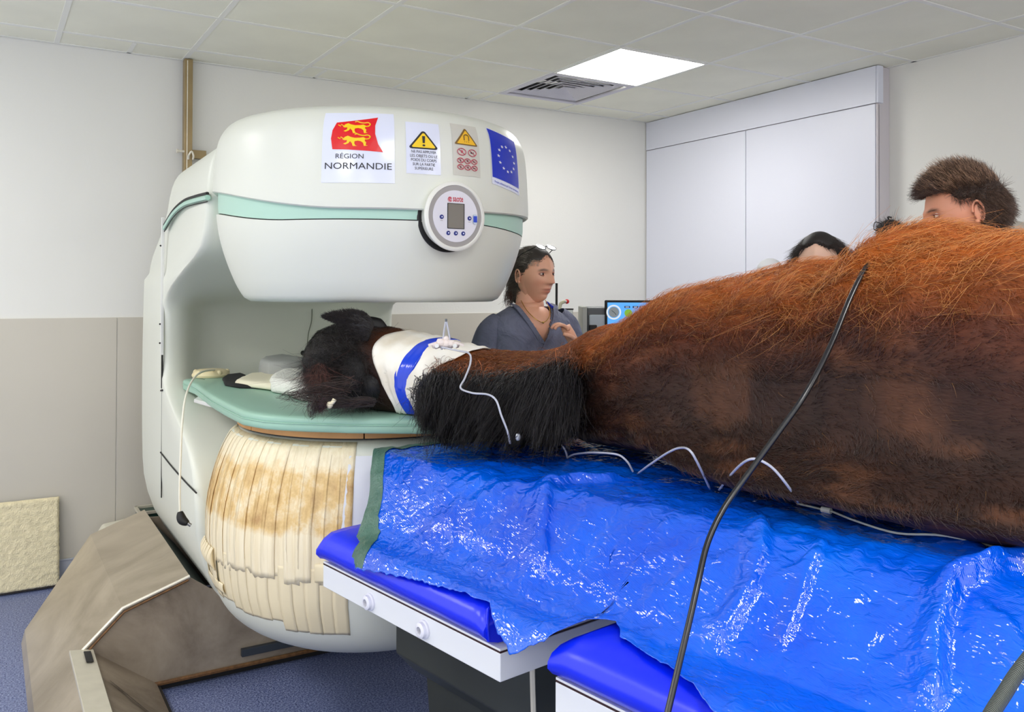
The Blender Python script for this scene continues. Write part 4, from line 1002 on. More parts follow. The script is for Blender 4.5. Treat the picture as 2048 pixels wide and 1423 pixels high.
# poll and forelock
c1 = Vector([(-2.999,-2.074,1.191)][0])
def tuft(n, c, rad3, dirv, L, seed, col, name, gravity=.0, parent=hr, rad=.0006, curl=.5, k=8):
    r = np.random.default_rng(seed); d = r.normal(0, 1, (n, 3)); d /= np.linalg.norm(d, axis=1, keepdims=True)
    base = np.array(c)+d*np.array(rad3); fl = d*.35+np.array(dirv)+r.normal(0, .25, (n, 3)); fl /= np.linalg.norm(fl, axis=1, keepdims=True)
    LL = L*r.uniform(.4, 1.2, (n, 1)); P = np.zeros((n, k, 3)); w1 = r.normal(0, curl, (n, 3))
    for j in range(k):
        t = j/(k-1); P[:, j] = base+fl*LL*t+w1*LL*t*t*.5+np.array([0, 0, -gravity])*t*t
    cc = np.clip(np.array(lin(col))*r.uniform(.4, 1.9, (n, 1)), 0, 1)
    return hair(name, m_hair, parent, P, np.linspace(1, .3, k)*rad, k, cc)
fl = MB()
for q, r_ in [((-3.017, -2.063, 1.206), 0.052), ((-2.951, -2.056, 1.217), 0.056), ((-2.923, -2.097, 1.189), 0.075), ((-3.018, -2.085, 1.177), 0.026), ((-2.875, -2.056, 1.233), 0.068), ((-2.97, -2.115, 1.163), 0.02), ((-2.895, -2.16, 1.163), 0.048)]: fl.ball(q, r_, 16)
o = fl.build('forelock_mass', mat('black_horse_hair', (16, 14, 15), .6), hr, smooth=True)
for q, r_, sd_ in [((-3.024, -2.082, 1.207), 0.052, 31), ((-2.958, -2.075, 1.219), 0.056, 32), ((-2.931, -2.116, 1.191), 0.075, 33), ((-2.882, -2.075, 1.235), 0.068, 34)]:
    tuft(2600, q, (r_, r_, r_), (-.1, -.1, -.5), .030, sd_, (26, 22, 22), 'forelock', .012, curl=1.8, rad=.0004)
tuft(500, (-3.05, -2.124, 1.191), (.026, .03, .04), (-.1, -.2, -.6), .045, 35, (84, 50, 42), 'forelock', .02, curl=1.8, rad=.0004)
tuft(150, (-2.956, -2.077, 1.262), (.05, .05, .03), (-.6, 0, .35), .04, 36, (30, 24, 22), 'forelock', -.0, curl=.8)
# loose locks over the pad, ending in a tied bun
L1 = [(-2.862,-2.344,1.139),(-2.960,-2.307,1.132),(-3.022,-2.293,1.129),(-3.100,-2.269,1.129)]
strands(700, [L1[1], L1[1], L1[2]], [L1[3], L1[3], L1[3]], .003, .0006, 41, 'braid', hr, m_hair, .0, .003, (34, 22, 20), jit=.004)
bn = Vector(L1[3])
MB().ball(bn, (.019, .019, .018), 14).build('braid_knot', mat('dark_brown_hair', (44, 26, 26), .7, bump=.6, bs=300), hr, smooth=True)
tuft(700, bn, (.018, .018, .017), (-.2, 0, -.2), .008, 42, (60, 36, 36), 'braid', .0, curl=1.5, rad=.0004)
MB().tube([bn+Vector((.020, -.010, -.004)), bn+Vector((.030, -.016, .004)), bn+Vector((.036, -.019, .014))], .006, 8, smooth=4).ball(bn+Vector((.024, -.012, -.002)), .010, 10).build('hair_tie', mat('cream_rubber', (232, 222, 190), .5), hr, smooth=True)
tipz = [(-3.159,-2.279,1.088),(-3.145,-2.288,1.077),(-3.136,-2.316,1.069)]
strands(70, [bn, bn, bn], tipz, .006, .0006, 43, 'braid', hr, m_hair, .02, .008, (40, 30, 26), jit=.008)
L2 = [(-2.993,-2.218,1.171),(-3.049,-2.207,1.137),(-3.128,-2.182,1.129),(-3.177,-2.152,1.143)]
strands(160, [L2[0], L2[0], L2[1]], [L2[2], L2[3], L2[3]], .012, .0006, 44, 'forelock', hr, m_hair, .0, .01, (44, 28, 24), jit=.012)
# ear
e0, e1 = Vector((-2.904, -2.157, 1.319)), Vector((-3.027, -2.106, 1.365))
ax_ = (e1-e0).normalized(); sd1 = Vector((FWD.x, FWD.y, 0)).normalized(); up1 = ax_.cross(sd1).normalized()
if up1.z < 0: up1 = -up1
rs = []
for i in range(15):
    t = i/14; wv_ = .046*min(1, (t+.3)/.5)*(1-t)**.85+.0015; c = e0.lerp(e1, t)+up1*(.016*sin(pi*t))
    rs.append([c+up1*(wv_*cos(a))+sd1*(wv_*.5*sin(a)-.5*wv_*cos(a)**2*0) for a in [2*pi*k/16 for k in range(16)]])
ear = MB().rings(rs).build('ear', bpy.data.materials['black_horse_hair'], hr, smooth=True)
e2 = e0+Vector((.08, .10, 0)); MB().rings([[p+Vector((.10, .13, -.02)) for p in r_] for r_ in rs]).build('ear', bpy.data.materials['black_horse_hair'], hr, smooth=True)
r = np.random.default_rng(5); n = 3500; q = r.uniform(0, 13.9, n); i = q.astype(int); aa = r.integers(0, 16, n); ab = (aa+1) % 16; wq = r.uniform(0, 1, (n, 1)); RS_ = np.array([[list(p) for p in rr_] for rr_ in rs])
p0 = (RS_[i, aa]*(1-wq)+RS_[i, ab]*wq)*(1-(q-i))[:, None]+(RS_[i+1, aa]*(1-wq)+RS_[i+1, ab]*wq)*(q-i)[:, None]; cn = RS_[i].mean(1); nn = p0-cn; nn /= np.linalg.norm(nn, axis=1, keepdims=True)
P = np.stack([p0+(nn*.3+np.array(ax_)*.8+r.normal(0, .2, (n, 3)))*.014*t for t in (0, .5, 1)], 1)
hair('ear_hair', m_hair, ear, P, [.0005, .0004, .0001], 3, np.clip(np.array(lin((26, 18, 16)))*r.uniform(.5, 1.6, (n, 1)), 0, 1))
# head: lies beyond the poll, muzzle pointing away from the camera
hd = [((-.56, .36, 1.20), .10, .105), ((-.64, .44, 1.20), .105, .11), ((-.72, .53, 1.195), .10, .115), ((-.80, .63, 1.18), .082, .10), ((-.87, .73, 1.165), .066, .078), ((-.93, .82, 1.155), .058, .064), ((-.96, .88, 1.15), .058, .058), ((-.98, .92, 1.148), .042, .044), ((-.985, .935, 1.147), .01, .01)]
rs = []
for (c, a_, b2) in hd:
    c = W(*c); dv_ = (W(-.98, .92, 0)-W(-.56, .36, 0)).normalized(); sdv = Vector((0, 0, 1)).cross(dv_)
    rs.append([c+sdv*(a_*cos(q))+Vector((0, 0, b2*sin(q))) for q in [2*pi*k/24 for k in range(24)]])
head = MB().rings(rs).build('head', mat('dark_bay_face', (52, 28, 18), .6, bump=.3, bs=200), hr, smooth=True, sub=1)
for c in ((-.70, .50, 1.305), ): MB().ball(W(*c), .022, 14).build('eye', mat('horse_eye', (20, 10, 8), .1), head, smooth=True)
for dt in (-.03, .03): MB().ball(W(-.975, .90+dt*.5, 1.165+dt*.3), .012, 10).build('nostril', m_black, head, smooth=True)
# legs folded out on the far side of the table
def leg(P, rad, name):
    o = MB().tube(P, lambda q: interp(q, rad), 14, smooth=6).build(name, m_coat, hr, smooth=True)
    c = np.tile(lin((34, 20, 14)), (len(o.data.vertices), 1)); a = o.data.attributes.new('hcol', 'FLOAT_COLOR', 'POINT')
    a.data.foreach_set('color', np.concatenate([c, np.ones((len(c), 1))], 1).astype(np.float32).reshape(-1))
    MB().tube([P[-1], Vector(P[-1])+(Vector(P[-1])-Vector(P[-2])).normalized()*.07], lambda q: .036+.016*q, 14).build('hoof', mat('hoof_horn', (60, 54, 48), .5), o, smooth=True, angle=50)
RF = [(0, .10), (.3, .07), (.5, .042), (.55, .045), (.6, .032), (.85, .027), (.92, .034), (1, .03)]
leg([W(.42, .95, 1.16), W(.40, 1.12, 1.13), W(.28, 1.28, 1.11), W(.12, 1.22, 1.08), W(.08, 1.14, 1.05)], RF, 'foreleg')
leg([W(.50, .95, 1.26), W(.52, 1.14, 1.25), W(.44, 1.30, 1.24), W(.27, 1.28, 1.23), W(.22, 1.20, 1.21)], RF, 'foreleg')
RH = [(0, .14), (.25, .11), (.45, .05), (.5, .052), (.6, .034), (.88, .03), (.94, .037), (1, .032)]
leg([W(1.9, .95, 1.16), W(1.78, 1.18, 1.13), W(1.98, 1.34, 1.10), W(1.85, 1.55, 1.06), W(1.82, 1.66, 1.05)], RH, 'hind_leg')
leg([W(1.9, .95, 1.32), W(1.75, 1.22, 1.29), W(1.98, 1.40, 1.27), W(1.86, 1.6, 1.25), W(1.82, 1.70, 1.24)], RH, 'hind_leg')

# ---------------------------------------------------------------- bandage and catheter
s = NT('elastic_bandage'); v = s.coord(); n1 = s.noise(v, 50, 4, .6); n2 = s.noise(v, 7, 4)
s.l(s.ramp(n2, [(.3, (214, 202, 178)), (.55, (236, 232, 220)), (.75, (246, 244, 238))]), s.b.inputs['Base Color']); s.b.inputs['Roughness'].default_value = .8; s.bump(n1, .35, .004); m_band = s.m
def wrap(el, er, off, m, name, parent=None, nu=26, label=None, wr=.0055, th=.0015):
    # el, er: edges as tables angle -> s
    v_ = []; nv = 72
    for j in range(nv+1):
        a = -pi/2-.6+2*pi*j/nv; ac = ((a+pi) % (2*pi))-pi
        sl, sr = sinterp(ac, el), sinterp(ac, er)
        uu = np.array([u_of_s(sl+(sr-sl)*i/nu) for i in range(nu+1)]); vv = np.full(nu+1, (a/(2*pi)*NV) % NV)
        p, n, _, _ = hframe(uu, vv)
        for i in range(nu+1):
            q = i/nu; e = off+wr*nz(q*9+ac*.7, ac*1.2+q*3)+wr*.6*abs(sin((q*5+ac*.35)*pi))-(.003*(1-sin(pi*q))**3)
            pt = p[i]+n[i]*e+.0*n[i]; pt[2] = max(pt[2], 1.081); v_.append(tuple(pt))
    f_ = [(j*(nu+1)+i, j*(nu+1)+i+1, (j+1)*(nu+1)+i+1, (j+1)*(nu+1)+i) for j in range(nv) for i in range(nu)]
    o = MB().add(v_, f_).build(name, m, parent, smooth=True, label=None); q = o.modifiers.new('t', 'SOLIDIFY'); q.thickness = th; return o
bnd = wrap(EL, ER, .009, m_band, 'bandage'); tag(bnd, 'white elastic bandage wound round the horse neck', 'bandage')
BL = [(-3.2, -.17), (-1.6, -.20), (-.6, -.205), (0, -.222), (.5, -.212), (1.0, -.195), (1.6, -.165), (3.2, -.165)]
BR = [(-3.2, -.13), (-1.6, -.17), (-.6, -.172), (0, -.182), (.5, -.162), (1.0, -.15), (1.6, -.13), (3.2, -.13)]
bl = wrap(BL, BR, .013, mat('glossy_blue_tape', (10, 60, 206), .18, spec=.6), 'blue_tape', nu=12, wr=.002); tag(bl, 'glossy blue tape wrapped over the white neck bandage', 'tape')

# ================================================================== people
def frame_of(face, tilt=0):
    f = Vector(face).normalized(); up = Vector((0, 0, 1)); r = f.cross(up).normalized(); u = r.cross(f).normalized()
    return Matrix((r, f, u)).transposed()          # x = the person's right, y = forward, z = up
def head_shape(nlat=84, nlon=96, female=True):
    V = []
    for i in range(nlat+1):
        ph = -pi/2+pi*i/nlat; row = []
        for j in range(nlon):
            th = 2*pi*j/nlon; x, y, z = cos(ph)*cos(th), cos(ph)*sin(th), sin(ph)
            # skull
            X, Y, Z = x*.335, y*.40, z*.5
            if Y < 0: Y *= 1.08
            jaw = sstep(.02, -.42, Z)
            X *= 1-.34*jaw*(1 if Y > 0 else .6); 
            if Y < 0: Y *= 1-.42*sstep(-.02, -.40, Z)
            else: Y *= 1+.05*sstep(.0, -.45, Z)
            if Y > 0:
                k = sstep(0, .2, Y)
                flat = .035*sstep(.15, .40, Y)*exp(-((Z+.02)/.3)**2); Y -= flat*(abs(x))**.5
                nose = exp(-(X/(.038+.030*sstep(.02, -.11, Z)))**2)*(.010+.090*sstep(.10, -.10, Z))*(1-sstep(-.125, -.165, Z))
                Y += k*nose
                Y -= k*.040*exp(-((abs(X)-.125)/.062)**2-((Z-.025)/.042)**2)
                Y += k*.020*exp(-((Z-.085)/.035)**2)*exp(-(X/.22)**2)
                Y += k*.018*exp(-((abs(X)-.16)/.08)**2-((Z+.10)/.07)**2)
                mw = exp(-(X/.105)**4)
                Y += k*mw*(.022*exp(-((Z+.232)/.020)**2)+.026*exp(-((Z+.280)/.022)**2)-.016*exp(-((Z+.256)/.008)**2))
                Y += k*.040*exp(-(X/.12)**2-((Z+.42)/.07)**2)-k*.018*exp(-(X/.10)**2-((Z+.335)/.022)**2)
                Y += k*.02*exp(-((abs(X)-.03)/.02)**2-((Z+.125)/.02)**2)
            row.append((X, Y, Z))
        V.append(row)
    return V
HEADV = head_shape()
m_skin = {}
def skin(name, col):
    s = NT(name); a = s.n('ShaderNodeAttribute'); a.attribute_name = 'tint'; mx = s.n('ShaderNodeMix', data_type='RGBA', blend_type='MULTIPLY'); mx.inputs[0].default_value = 1
    mx.inputs[6].default_value = (*srgb(col), 1); s.l(a.outputs['Color'], mx.inputs[7]); s.l(mx.outputs[2], s.b.inputs['Base Color'])
    s.b.inputs['Roughness'].default_value = .45; s.b.inputs['Subsurface Weight'].default_value = .12; s.b.inputs['Subsurface Radius'].default_value = (.02, .008, .004)
    return s.m
def ear_mesh(mb, F, sx, hh):
    cx, cy, cz = .325*sx, -.03, -.03; P = []
    for k in range(15):
        a = radians(-70+250*k/14); P.append(F(cx+sx*(.035+.012*sin(a)), cy-.015-.055*cos(a)*1.0+.0, cz+.115*sin(a)))
    mb.tube(P, .013*hh, 8, smooth=2)
    n = []; 
    for k in range(16):
        a = 2*pi*k/16; n.append((cx+sx*.020, cy-.015-.05*cos(a), cz+.10*sin(a)-.01))
    mb.rings([[F(*q) for q in n], [F(q[0]+sx*.012, cy-.01+(q[1]-cy)*.7, q[2]*.8+cz*.2) for q in n]])
    mb.ball(F(cx+sx*.028, cy+.012, cz-.10), .024*hh, 10)
def person(loc, label, head_c, face, hh, skin_m, look, chest=None, arms=(), lower=None, group=None):
    pr_ = thing('person', label, 'person', loc); A = frame_of(face); hc = Vector(head_c)
    F = lambda x, y, z: hc+A @ Vector((x*hh, y*hh, z*hh))
    mb = MB(); mb.rings([[F(*q) for q in r_] for r_ in HEADV])
    nh = len(mb.v)
    ear_mesh(mb, F, 1, hh); ear_mesh(mb, F, -1, hh)
    return pr_, F, mb, nh
def tinted(o, nh, female=True):
    me = o.data; n = len(me.vertices); c = np.ones((n, 4), dtype=np.float32); k = 0
    for r_ in HEADV:
        for (x, y, z) in r_:
            if y > .1:
                lip = exp(-(x/.10)**4)*(exp(-((z+.236)/.017)**2)+exp(-((z+.278)/.019)**2)); lip = min(1, lip)
                c[k, :3] = np.array([1, 1, 1])*(1-lip*.8)+np.array([.74, .36, .36])*lip*.8
                ck = .35*exp(-((abs(x)-.17)/.07)**2-((z+.12)/.07)**2)+.4*exp(-(x/.05)**2-((z+.11)/.04)**2); c[k, :3] *= 1-ck*np.array([0, .35, .35])
                c[k, :3] *= 1-.72*exp(-((z+.257)/.009)**2)*exp(-(x/.085)**4)  # mouth groove darkened, crease shade put into the tint
                br = (exp(-((z-(.100-.20*abs(abs(x)-.12)))/.016)**2)*exp(-((abs(x)-.13)/.075)**4)); c[k, :3] *= 1-.95*br
                ey = exp(-((abs(x)-.125)/.05)**2-((z-.04)/.018)**2); c[k, :3] *= 1-.4*ey
            k += 1
    a = me.attributes.new('tint', 'FLOAT_COLOR', 'POINT'); a.data.foreach_set('color', c.reshape(-1))
def eyes(F, hh, parent, dx=.0):
    for sx in (-1, 1):
        e = MB().ball(F(.128*sx, .288, .024), .056*hh, 16).build('eye', mat('eye_white', (220, 212, 206), .2), parent, smooth=True)
        MB().ball(F(.128*sx+dx, .288+.034, .024), .029*hh, 12).build('iris', mat('iris_brown', (40, 26, 20), .15), e, smooth=True)
        for zz_, nm in ((.054, 'eyelid'), (-.004, 'eyelid')):
            MB().tube([F(.128*sx+q*.064, .346-.05*q*q-abs(q)*.012, .024+(zz_-.024)*(1-q*q)*.9) for q in (-1, -.5, 0, .5, 1)], .010*hh, 6, smooth=4).build(nm, m_lid, parent, smooth=True)
skin_cur = [None]; m_lid = mat('eyelid_skin', (176, 116, 94), .5)
def arm_tube(mb, P, R, n=14): mb.tube(P, lambda q: interp(q, R), n, smooth=5)
def hand(mb, wrist, dirv, palm_n, curl=.5, s=1.0, spread=.18):
    # palm and five separate fingers, each bent at its joints
    d = Vector(dirv).normalized(); nn = Vector(palm_n).normalized(); nn = (nn-d*nn.dot(d)).normalized(); sd_ = d.cross(nn)
    w = Vector(wrist)
    mb.tube([w, w+d*.045*s, w+d*.085*s], lambda q: .026*s-.006*s*abs(q-.5), 12, smooth=3)
    for k in range(4): mb.ball(w+d*.078*s+sd_*(.030-.020*k)*s, .012*s, 8)
    for k, L in enumerate((.072, .080, .074, .058)):
        b = w+d*.080*s+sd_*(.030-.020*k)*s; a = (1.5-k)*spread*.4; q = d*cos(a)+sd_*sin(a); P = [b]; ang_ = .15
        for j, l in enumerate((.45, .30, .25)):
            ang_ += curl*(.9 if j else .6); P.append(P[-1]+(q*cos(ang_)+nn*sin(ang_))*L*l*s)
        mb.tube(P, lambda t: .0088*s-.0025*s*t, 8, smooth=4)
    b = w+d*.025*s+sd_*.024*s; mb.tube([b, b+(d*.6+sd_*.7+nn*.3).normalized()*.032*s, b+(d*.8+sd_*.45+nn*.6).normalized()*.062*s], lambda t: .011*s-.003*s*t, 8, smooth=4)
def torso(rings_, m, name, parent, **k):
    # rings_: (centre, right vector, forward vector, half width, half depth)
    rs = []
    for c, r_, f_, a_, b_ in rings_:
        rs.append([Vector(c)+Vector(r_)*(a_*abs(cos(q))**.85*(1 if cos(q) > 0 else -1))+Vector(f_)*(b_*abs(sin(q))**.9*(1 if sin(q) > 0 else -1)) for q in [2*pi*k/40 for k in range(40)]])
    return MB().rings(rs).build(name, m, parent, smooth=True, **k)
def scalp_hair(F, hh, parent, n, L, col, seed, region, flow, rad=.0006, lift=.3, name='hair', kind=None, k=6, off=1.0):
    r = np.random.default_rng(seed); out = []; 
    while len(out) < n:
        x, y, z = r.normal(0, 1, 3); l = sqrt(x*x+y*y+z*z); x, y, z = x/l, y/l, z/l
        if region(x, y, z): out.append((x, y, z))
    P = np.zeros((n, k, 3))
    for i, (x, y, z) in enumerate(out):
        X, Y, Z = x*.335*off, y*.40*(1.08 if y < 0 else 1)*off, z*.5*off
        if Z < 0: X *= 1-.34*sstep(.02, -.42, Z)*.6; Y *= (1-.42*sstep(-.02, -.40, Z)) if Y < 0 else 1
        fx, fy, fz = flow(x, y, z); d = Vector((fx+r.normal(0, .15), fy+r.normal(0, .15), fz+r.normal(0, .15))).normalized(); nn = Vector((x/.335, y/.4, z/.5)).normalized()
        l = L*r.uniform(.5, 1.2)/hh
        for j in range(k):
            t = j/(k-1); q = Vector((X, Y, Z))+d*l*t+nn*(lift*l*t*(1-.3*t)); P[i, j] = F(*q)
    c = np.clip(np.array(lin(col))*r.uniform(.45, 1.9, (n, 1)), 0, 1)
    return hair(name, m_hair, parent, P, np.linspace(1, .35, k)*rad, k, c, kind=kind)
def cap(F, region_z, parent, m, sc=1.05, name='hair_mass', region=None):
    # closed mass of hair: the skull surface pushed out where hair grows, tucked inside elsewhere
    rs = []
    for i in range(61):
        ph = -pi/2+pi*i/60; row = []
        for j in range(80):
            th = 2*pi*j/80; x, y, z = cos(ph)*cos(th), cos(ph)*sin(th), sin(ph); k = .86+(sc-.86)*sum(1 for a in (-.07, 0, .07) for b in (-.07, 0, .07) if region(x, y+a, z+b))/9
            X, Y, Z = x*.335*k, y*.40*(1.08 if y < 0 else 1)*k, z*.5*k
            if Z < 0: X *= 1-.34*sstep(.02, -.42, Z)*.6; Y *= (1-.42*sstep(-.02, -.40, Z)) if Y < 0 else 1
            row.append(F(X, Y, Z))
        rs.append(row)
    return MB().rings(rs).build(name, m, parent, smooth=True)
RTh = Vector((RT.x, RT.y, 0)).normalized(); FWh = Vector((FWD.x, FWD.y, 0)).normalized()
# ---- the woman in grey scrubs
m_scrub = NT('grey_scrub_cloth'); v = m_scrub.coord(); n1 = m_scrub.noise(v, 9, 4, .6, .6)
m_scrub.l(m_scrub.ramp(n1, [(.3, (92, 96, 116)), (.7, (120, 124, 146))]), m_scrub.b.inputs['Base Color']); m_scrub.b.inputs['Roughness'].default_value = .8
m_scrub.bump(n1, .9, .03, m_scrub.bump(m_scrub.noise(v, 300, 2), .2, .001)); m_scrub = m_scrub.m
sk = skin('woman_skin', (234, 176, 146)); skin_cur[0] = sk
hc = Vector((-1.914, -1.521, 1.512)); hh = .240
fd = (RTh*cos(radians(45))-FWh*sin(radians(45)))+Vector((0, 0, -.04))
wp_, F, mb, nh = person((hc.x, hc.y, 0), 'woman in grey scrubs with glasses pushed up on her hair, standing behind the neck', hc, fd, hh, sk, None)
cf = (RTh*.45-FWh*.9).normalized(); cr = cf.cross(Vector((0, 0, 1)))         # chest direction and her right
nk = hc-Vector((0, 0, .12))-fd.normalized()*.03
sh = [-1.917, -1.495, 1.375]; sh = Vector(sh)
mb.tube([nk+Vector((0, 0, .09)), nk, Vector((sh.x, sh.y, sh.z+.02))+cf*-.005, Vector((sh.x, sh.y, sh.z-.06))], lambda q: .050+.016*q, 20, smooth=4)
# chest skin in the V neck
cb_ = Vector((sh.x, sh.y, sh.z))
mb.ball(cb_+cf*.02+Vector((0, 0, -.085)), (.11, .085, .10), 20, Matrix((cr, cf, Vector((0, 0, 1)))).transposed())
zt = cb_.z; Rv, Fv = cr, cf
# her right arm (left in the picture) and left arm with the hand raised in front of the chest
shR = cb_+Rv*.175+Vector((0, 0, -.075)); shL = cb_-Rv*.165+Vector((0, 0, -.055))
elR = shR+Rv*.07-Fv*.02+Vector((0, 0, -.27)); wrR = elR+Fv*.20-Rv*.06+Vector((0, 0, -.05))
hp_ = Vector((-1.888, -1.78, 1.272))
elL = shL-Rv*.05+Fv*.02+Vector((0, 0, -.24)); wrL = hp_+Vector((0, 0, -.035))
AR = [(0, .05), (.3, .044), (.5, .037), (.75, .034), (1, .026)]
arm_tube(mb, [shR, elR, wrR], AR); arm_tube(mb, [shL, elL, wrL], AR)
hand(mb, wrR, (wrR-elR), -Rv, .5, .95)
hand(mb, wrL, Vector((-RTh.x*.5, -RTh.y*.5, .9))-FWh*.1, -RTh*1.0-FWh*.2, .75, .9, .5)
ob = mb.build('body', sk, wp_, smooth=True); tinted(ob, nh); eyes(F, hh, wp_, dx=.0)
def sr(z, a_, b_, dx=0, dy=0): return (cb_+Vector((0, 0, z))+Rv*dx+Fv*dy, Rv, Fv, a_, b_)
shirt = torso([sr(-.62, .185, .13), sr(-.5, .18, .125), sr(-.38, .185, .13), sr(-.26, .195, .135), sr(-.16, .20, .13), sr(-.09, .198, .118), sr(-.055, .185, .10), sr(-.03, .155, .085), sr(-.008, .115, .072), sr(.008, .085, .064), sr(.012, .075, .058)], m_scrub, 'scrub_top', wp_)
# open V neck : cut faces in front of the throat
bm = bmesh.new(); bm.from_mesh(shirt.data); bb = base_of(shirt)
bmesh.ops.subdivide_edges(bm, edges=bm.edges, cuts=3, use_grid_fill=True)
dl = []
for f_ in bm.faces:
    c = f_.calc_center_median()+bb-cb_; x, y, z = c.dot(Rv), c.dot(Fv), c.z
    if (y > 0 and abs(x) < (z+.150)*.50 and z > -.150) or (z > .005): dl.append(f_)
bmesh.ops.delete(bm, geom=dl, context='FACES'); bm.to_mesh(shirt.data); bm.free()
q = shirt.modifiers.new('t', 'SOLIDIFY'); q.thickness = .004
for sx in (-1, 1):
    P = [cb_+Rv*(sx*x)+Fv*y+Vector((0, 0, z)) for x, y, z in ((.075, .01, .012), (.078, .055, .0), (.062, .088, -.035), (.040, .108, -.075), (.018, .122, -.115), (-.004, .128, -.150))]
    if sx < 0: P += [cb_+Rv*.035+Fv*.133+Vector((0, 0, -.20)), cb_+Rv*.07+Fv*.128+Vector((0, 0, -.25))]
    rs = []
    for i, p in enumerate(catmull(P, 4)):
        rs.append([p+Rv*(a*sx)+Fv*b+Vector((0, 0, c)) for a, b, c in ((0, 0, 0), (.024, -.006, .004), (.024, .001, .006), (0, .006, .002))])
    MB().rings(rs).build('neckline_band', m_scrub, shirt, smooth=True, angle=50)
for s0, s1 in ((shR, elR), (shL, elL)):
    d = (s1-s0); P = [s0+Vector((0, 0, .025))-(Rv*.035 if s0 is shR else -Rv*.035), s0+d*.12, s0+d*.45, s0+d*.80]
    MB().tube(P, lambda q: interp(q, [(0, .04), (.3, .060), (.7, .070), (1, .076)]), 20, smooth=6, caps=False).build('sleeve', m_scrub, shirt, smooth=True)
MB().tube([cb_-Rv*.082+Fv*.0+Vector((0, 0, .02)), cb_-Rv*.078+Fv*.06+Vector((0, 0, .0)), ], .006, 6).build('blue_collar', m_blue, shirt)
m_gold = mat('gold_chain', (212, 170, 90), .25, metal=1)
P = [cb_+Rv*x+Fv*y+Vector((0, 0, z)) for x, y, z in ((.058, .03, .03), (.055, .075, -.01), (.03, .105, -.045), (0, .115, -.060), (-.03, .105, -.045), (-.055, .075, -.01), (-.058, .03, .03))]
MB().tube(P, .0016, 6, smooth=5).ball(P[3]+Fv*.003, .005, 8).build('necklace', m_gold, wp_)
MB().tube([cb_+Rv*.075*k+Vector((0, 0, -.6)) for k in (1, )]+[cb_+Rv*.09+Vector((0, 0, -.95)), Vector((cb_.x, cb_.y, .06))+Rv*.09], lambda q: .09-.03*q, 16).tube([cb_-Rv*.075+Vector((0, 0, -.6)), cb_-Rv*.09+Vector((0, 0, -.95)), Vector((cb_.x, cb_.y, .06))-Rv*.09], lambda q: .09-.03*q, 16).build('trousers', m_scrub, wp_, smooth=True)
for sx in (-1, 1): MB().ball(Vector((cb_.x, cb_.y, .045))+Rv*(sx*.09)+Fv*.05, (.045, .12, .045), 14, Matrix((Rv, Fv, Vector((0, 0, 1)))).transposed()).build('shoe', m_white, wp_, smooth=True)
m_wh = mat('dark_grey_brown_hair', (52, 44, 40), .5, bump=.5, bs=260)
def regW(x, y, z):
    if z > .45: return y < .80
    if z > .0: return y < .42-.25*(1-z/.45)*0-(.15 if z < .2 else 0)
    return y < -.28 and z > -.75
hm = cap(F, None, wp_, m_wh, 1.035, 'hair_mass', regW)
scalp_hair(F, hh, hm, 7000, .05, (88, 78, 70), 61, regW, lambda x, y, z: (x*.1, -1, -.35), .00035, .04, off=1.03)
scalp_hair(F, hh, hm, 1600, .045, (160, 152, 142), 62, lambda x, y, z: z > .30 and .2 < y < .75, lambda x, y, z: (x*.1, -1, .0), .0003, .03, off=1.03)
P0 = [F(x, y, z) for x, y, z in ((.16, -.34, -.1), (.0, -.44, -.1), (-.18, -.34, -.1))]; P1 = [F(x, y, z) for x, y, z in ((.20, -.40, -.52), (.0, -.50, -.56), (-.2, -.40, -.52))]
strands(900, P0, P1, .010, .0007, 63, 'hair', hm, m_hair, 0, .005, (70, 40, 28), jit=.012)
MB().rings([[F(x*k, -.30-.12*k2, z) for x, k2 in ((.20, .2), (.12, .9), (0, 1.2), (-.12, .9), (-.2, .2), (0, -.4))] for k, z in ((1, .0), (1.08, -.2), (1.1, -.38), (.9, -.50), (.3, -.53))]).build('hair_mass', m_wh, hm, smooth=True, sub=1)
# glasses pushed up on the hair
gl = MB(); 
for sx in (-1, 1):
    c = Vector((.13*sx, .27, .49)); tiltM = Matrix.Rotation(radians(55), 3, 'X')
    pts = [c+tiltM @ Vector((.105*cos(a), 0, .075*sin(a))) for a in [2*pi*k/22 for k in range(23)]]
    gl.tube([F(*p) for p in pts], .0018, 6)
    gl.tube([F(.24*sx, .25, .49), F(.33*sx, .0, .36), F(.345*sx, -.22, .20)], .002, 6)
gl.tube([F(-.03, .28, .50), F(0, .30, .51), F(.03, .28, .50)], .0018, 6)
o = gl.build('glasses', mat('black_glasses_frame', (20, 20, 22), .25), wp_)
MB().prism([F(*(Vector((.13*sx_, .27, .49))+Matrix.Rotation(radians(55), 3, 'X') @ Vector((.10*cos(a), 0, .07*sin(a))))) for sx_ in (1,) for a in [2*pi*k/16 for k in range(16)]], (0, 0, .0008)).build('lens', mat('lens_glass', (235, 240, 244), .05, trans=.85), o)
MB().prism([F(*(Vector((.13*sx_, .27, .49))+Matrix.Rotation(radians(55), 3, 'X') @ Vector((.10*cos(a), 0, .07*sin(a))))) for sx_ in (-1,) for a in [2*pi*k/16 for k in range(16)]], (0, 0, .0008)).build('lens', bpy.data.materials['lens_glass'], o)

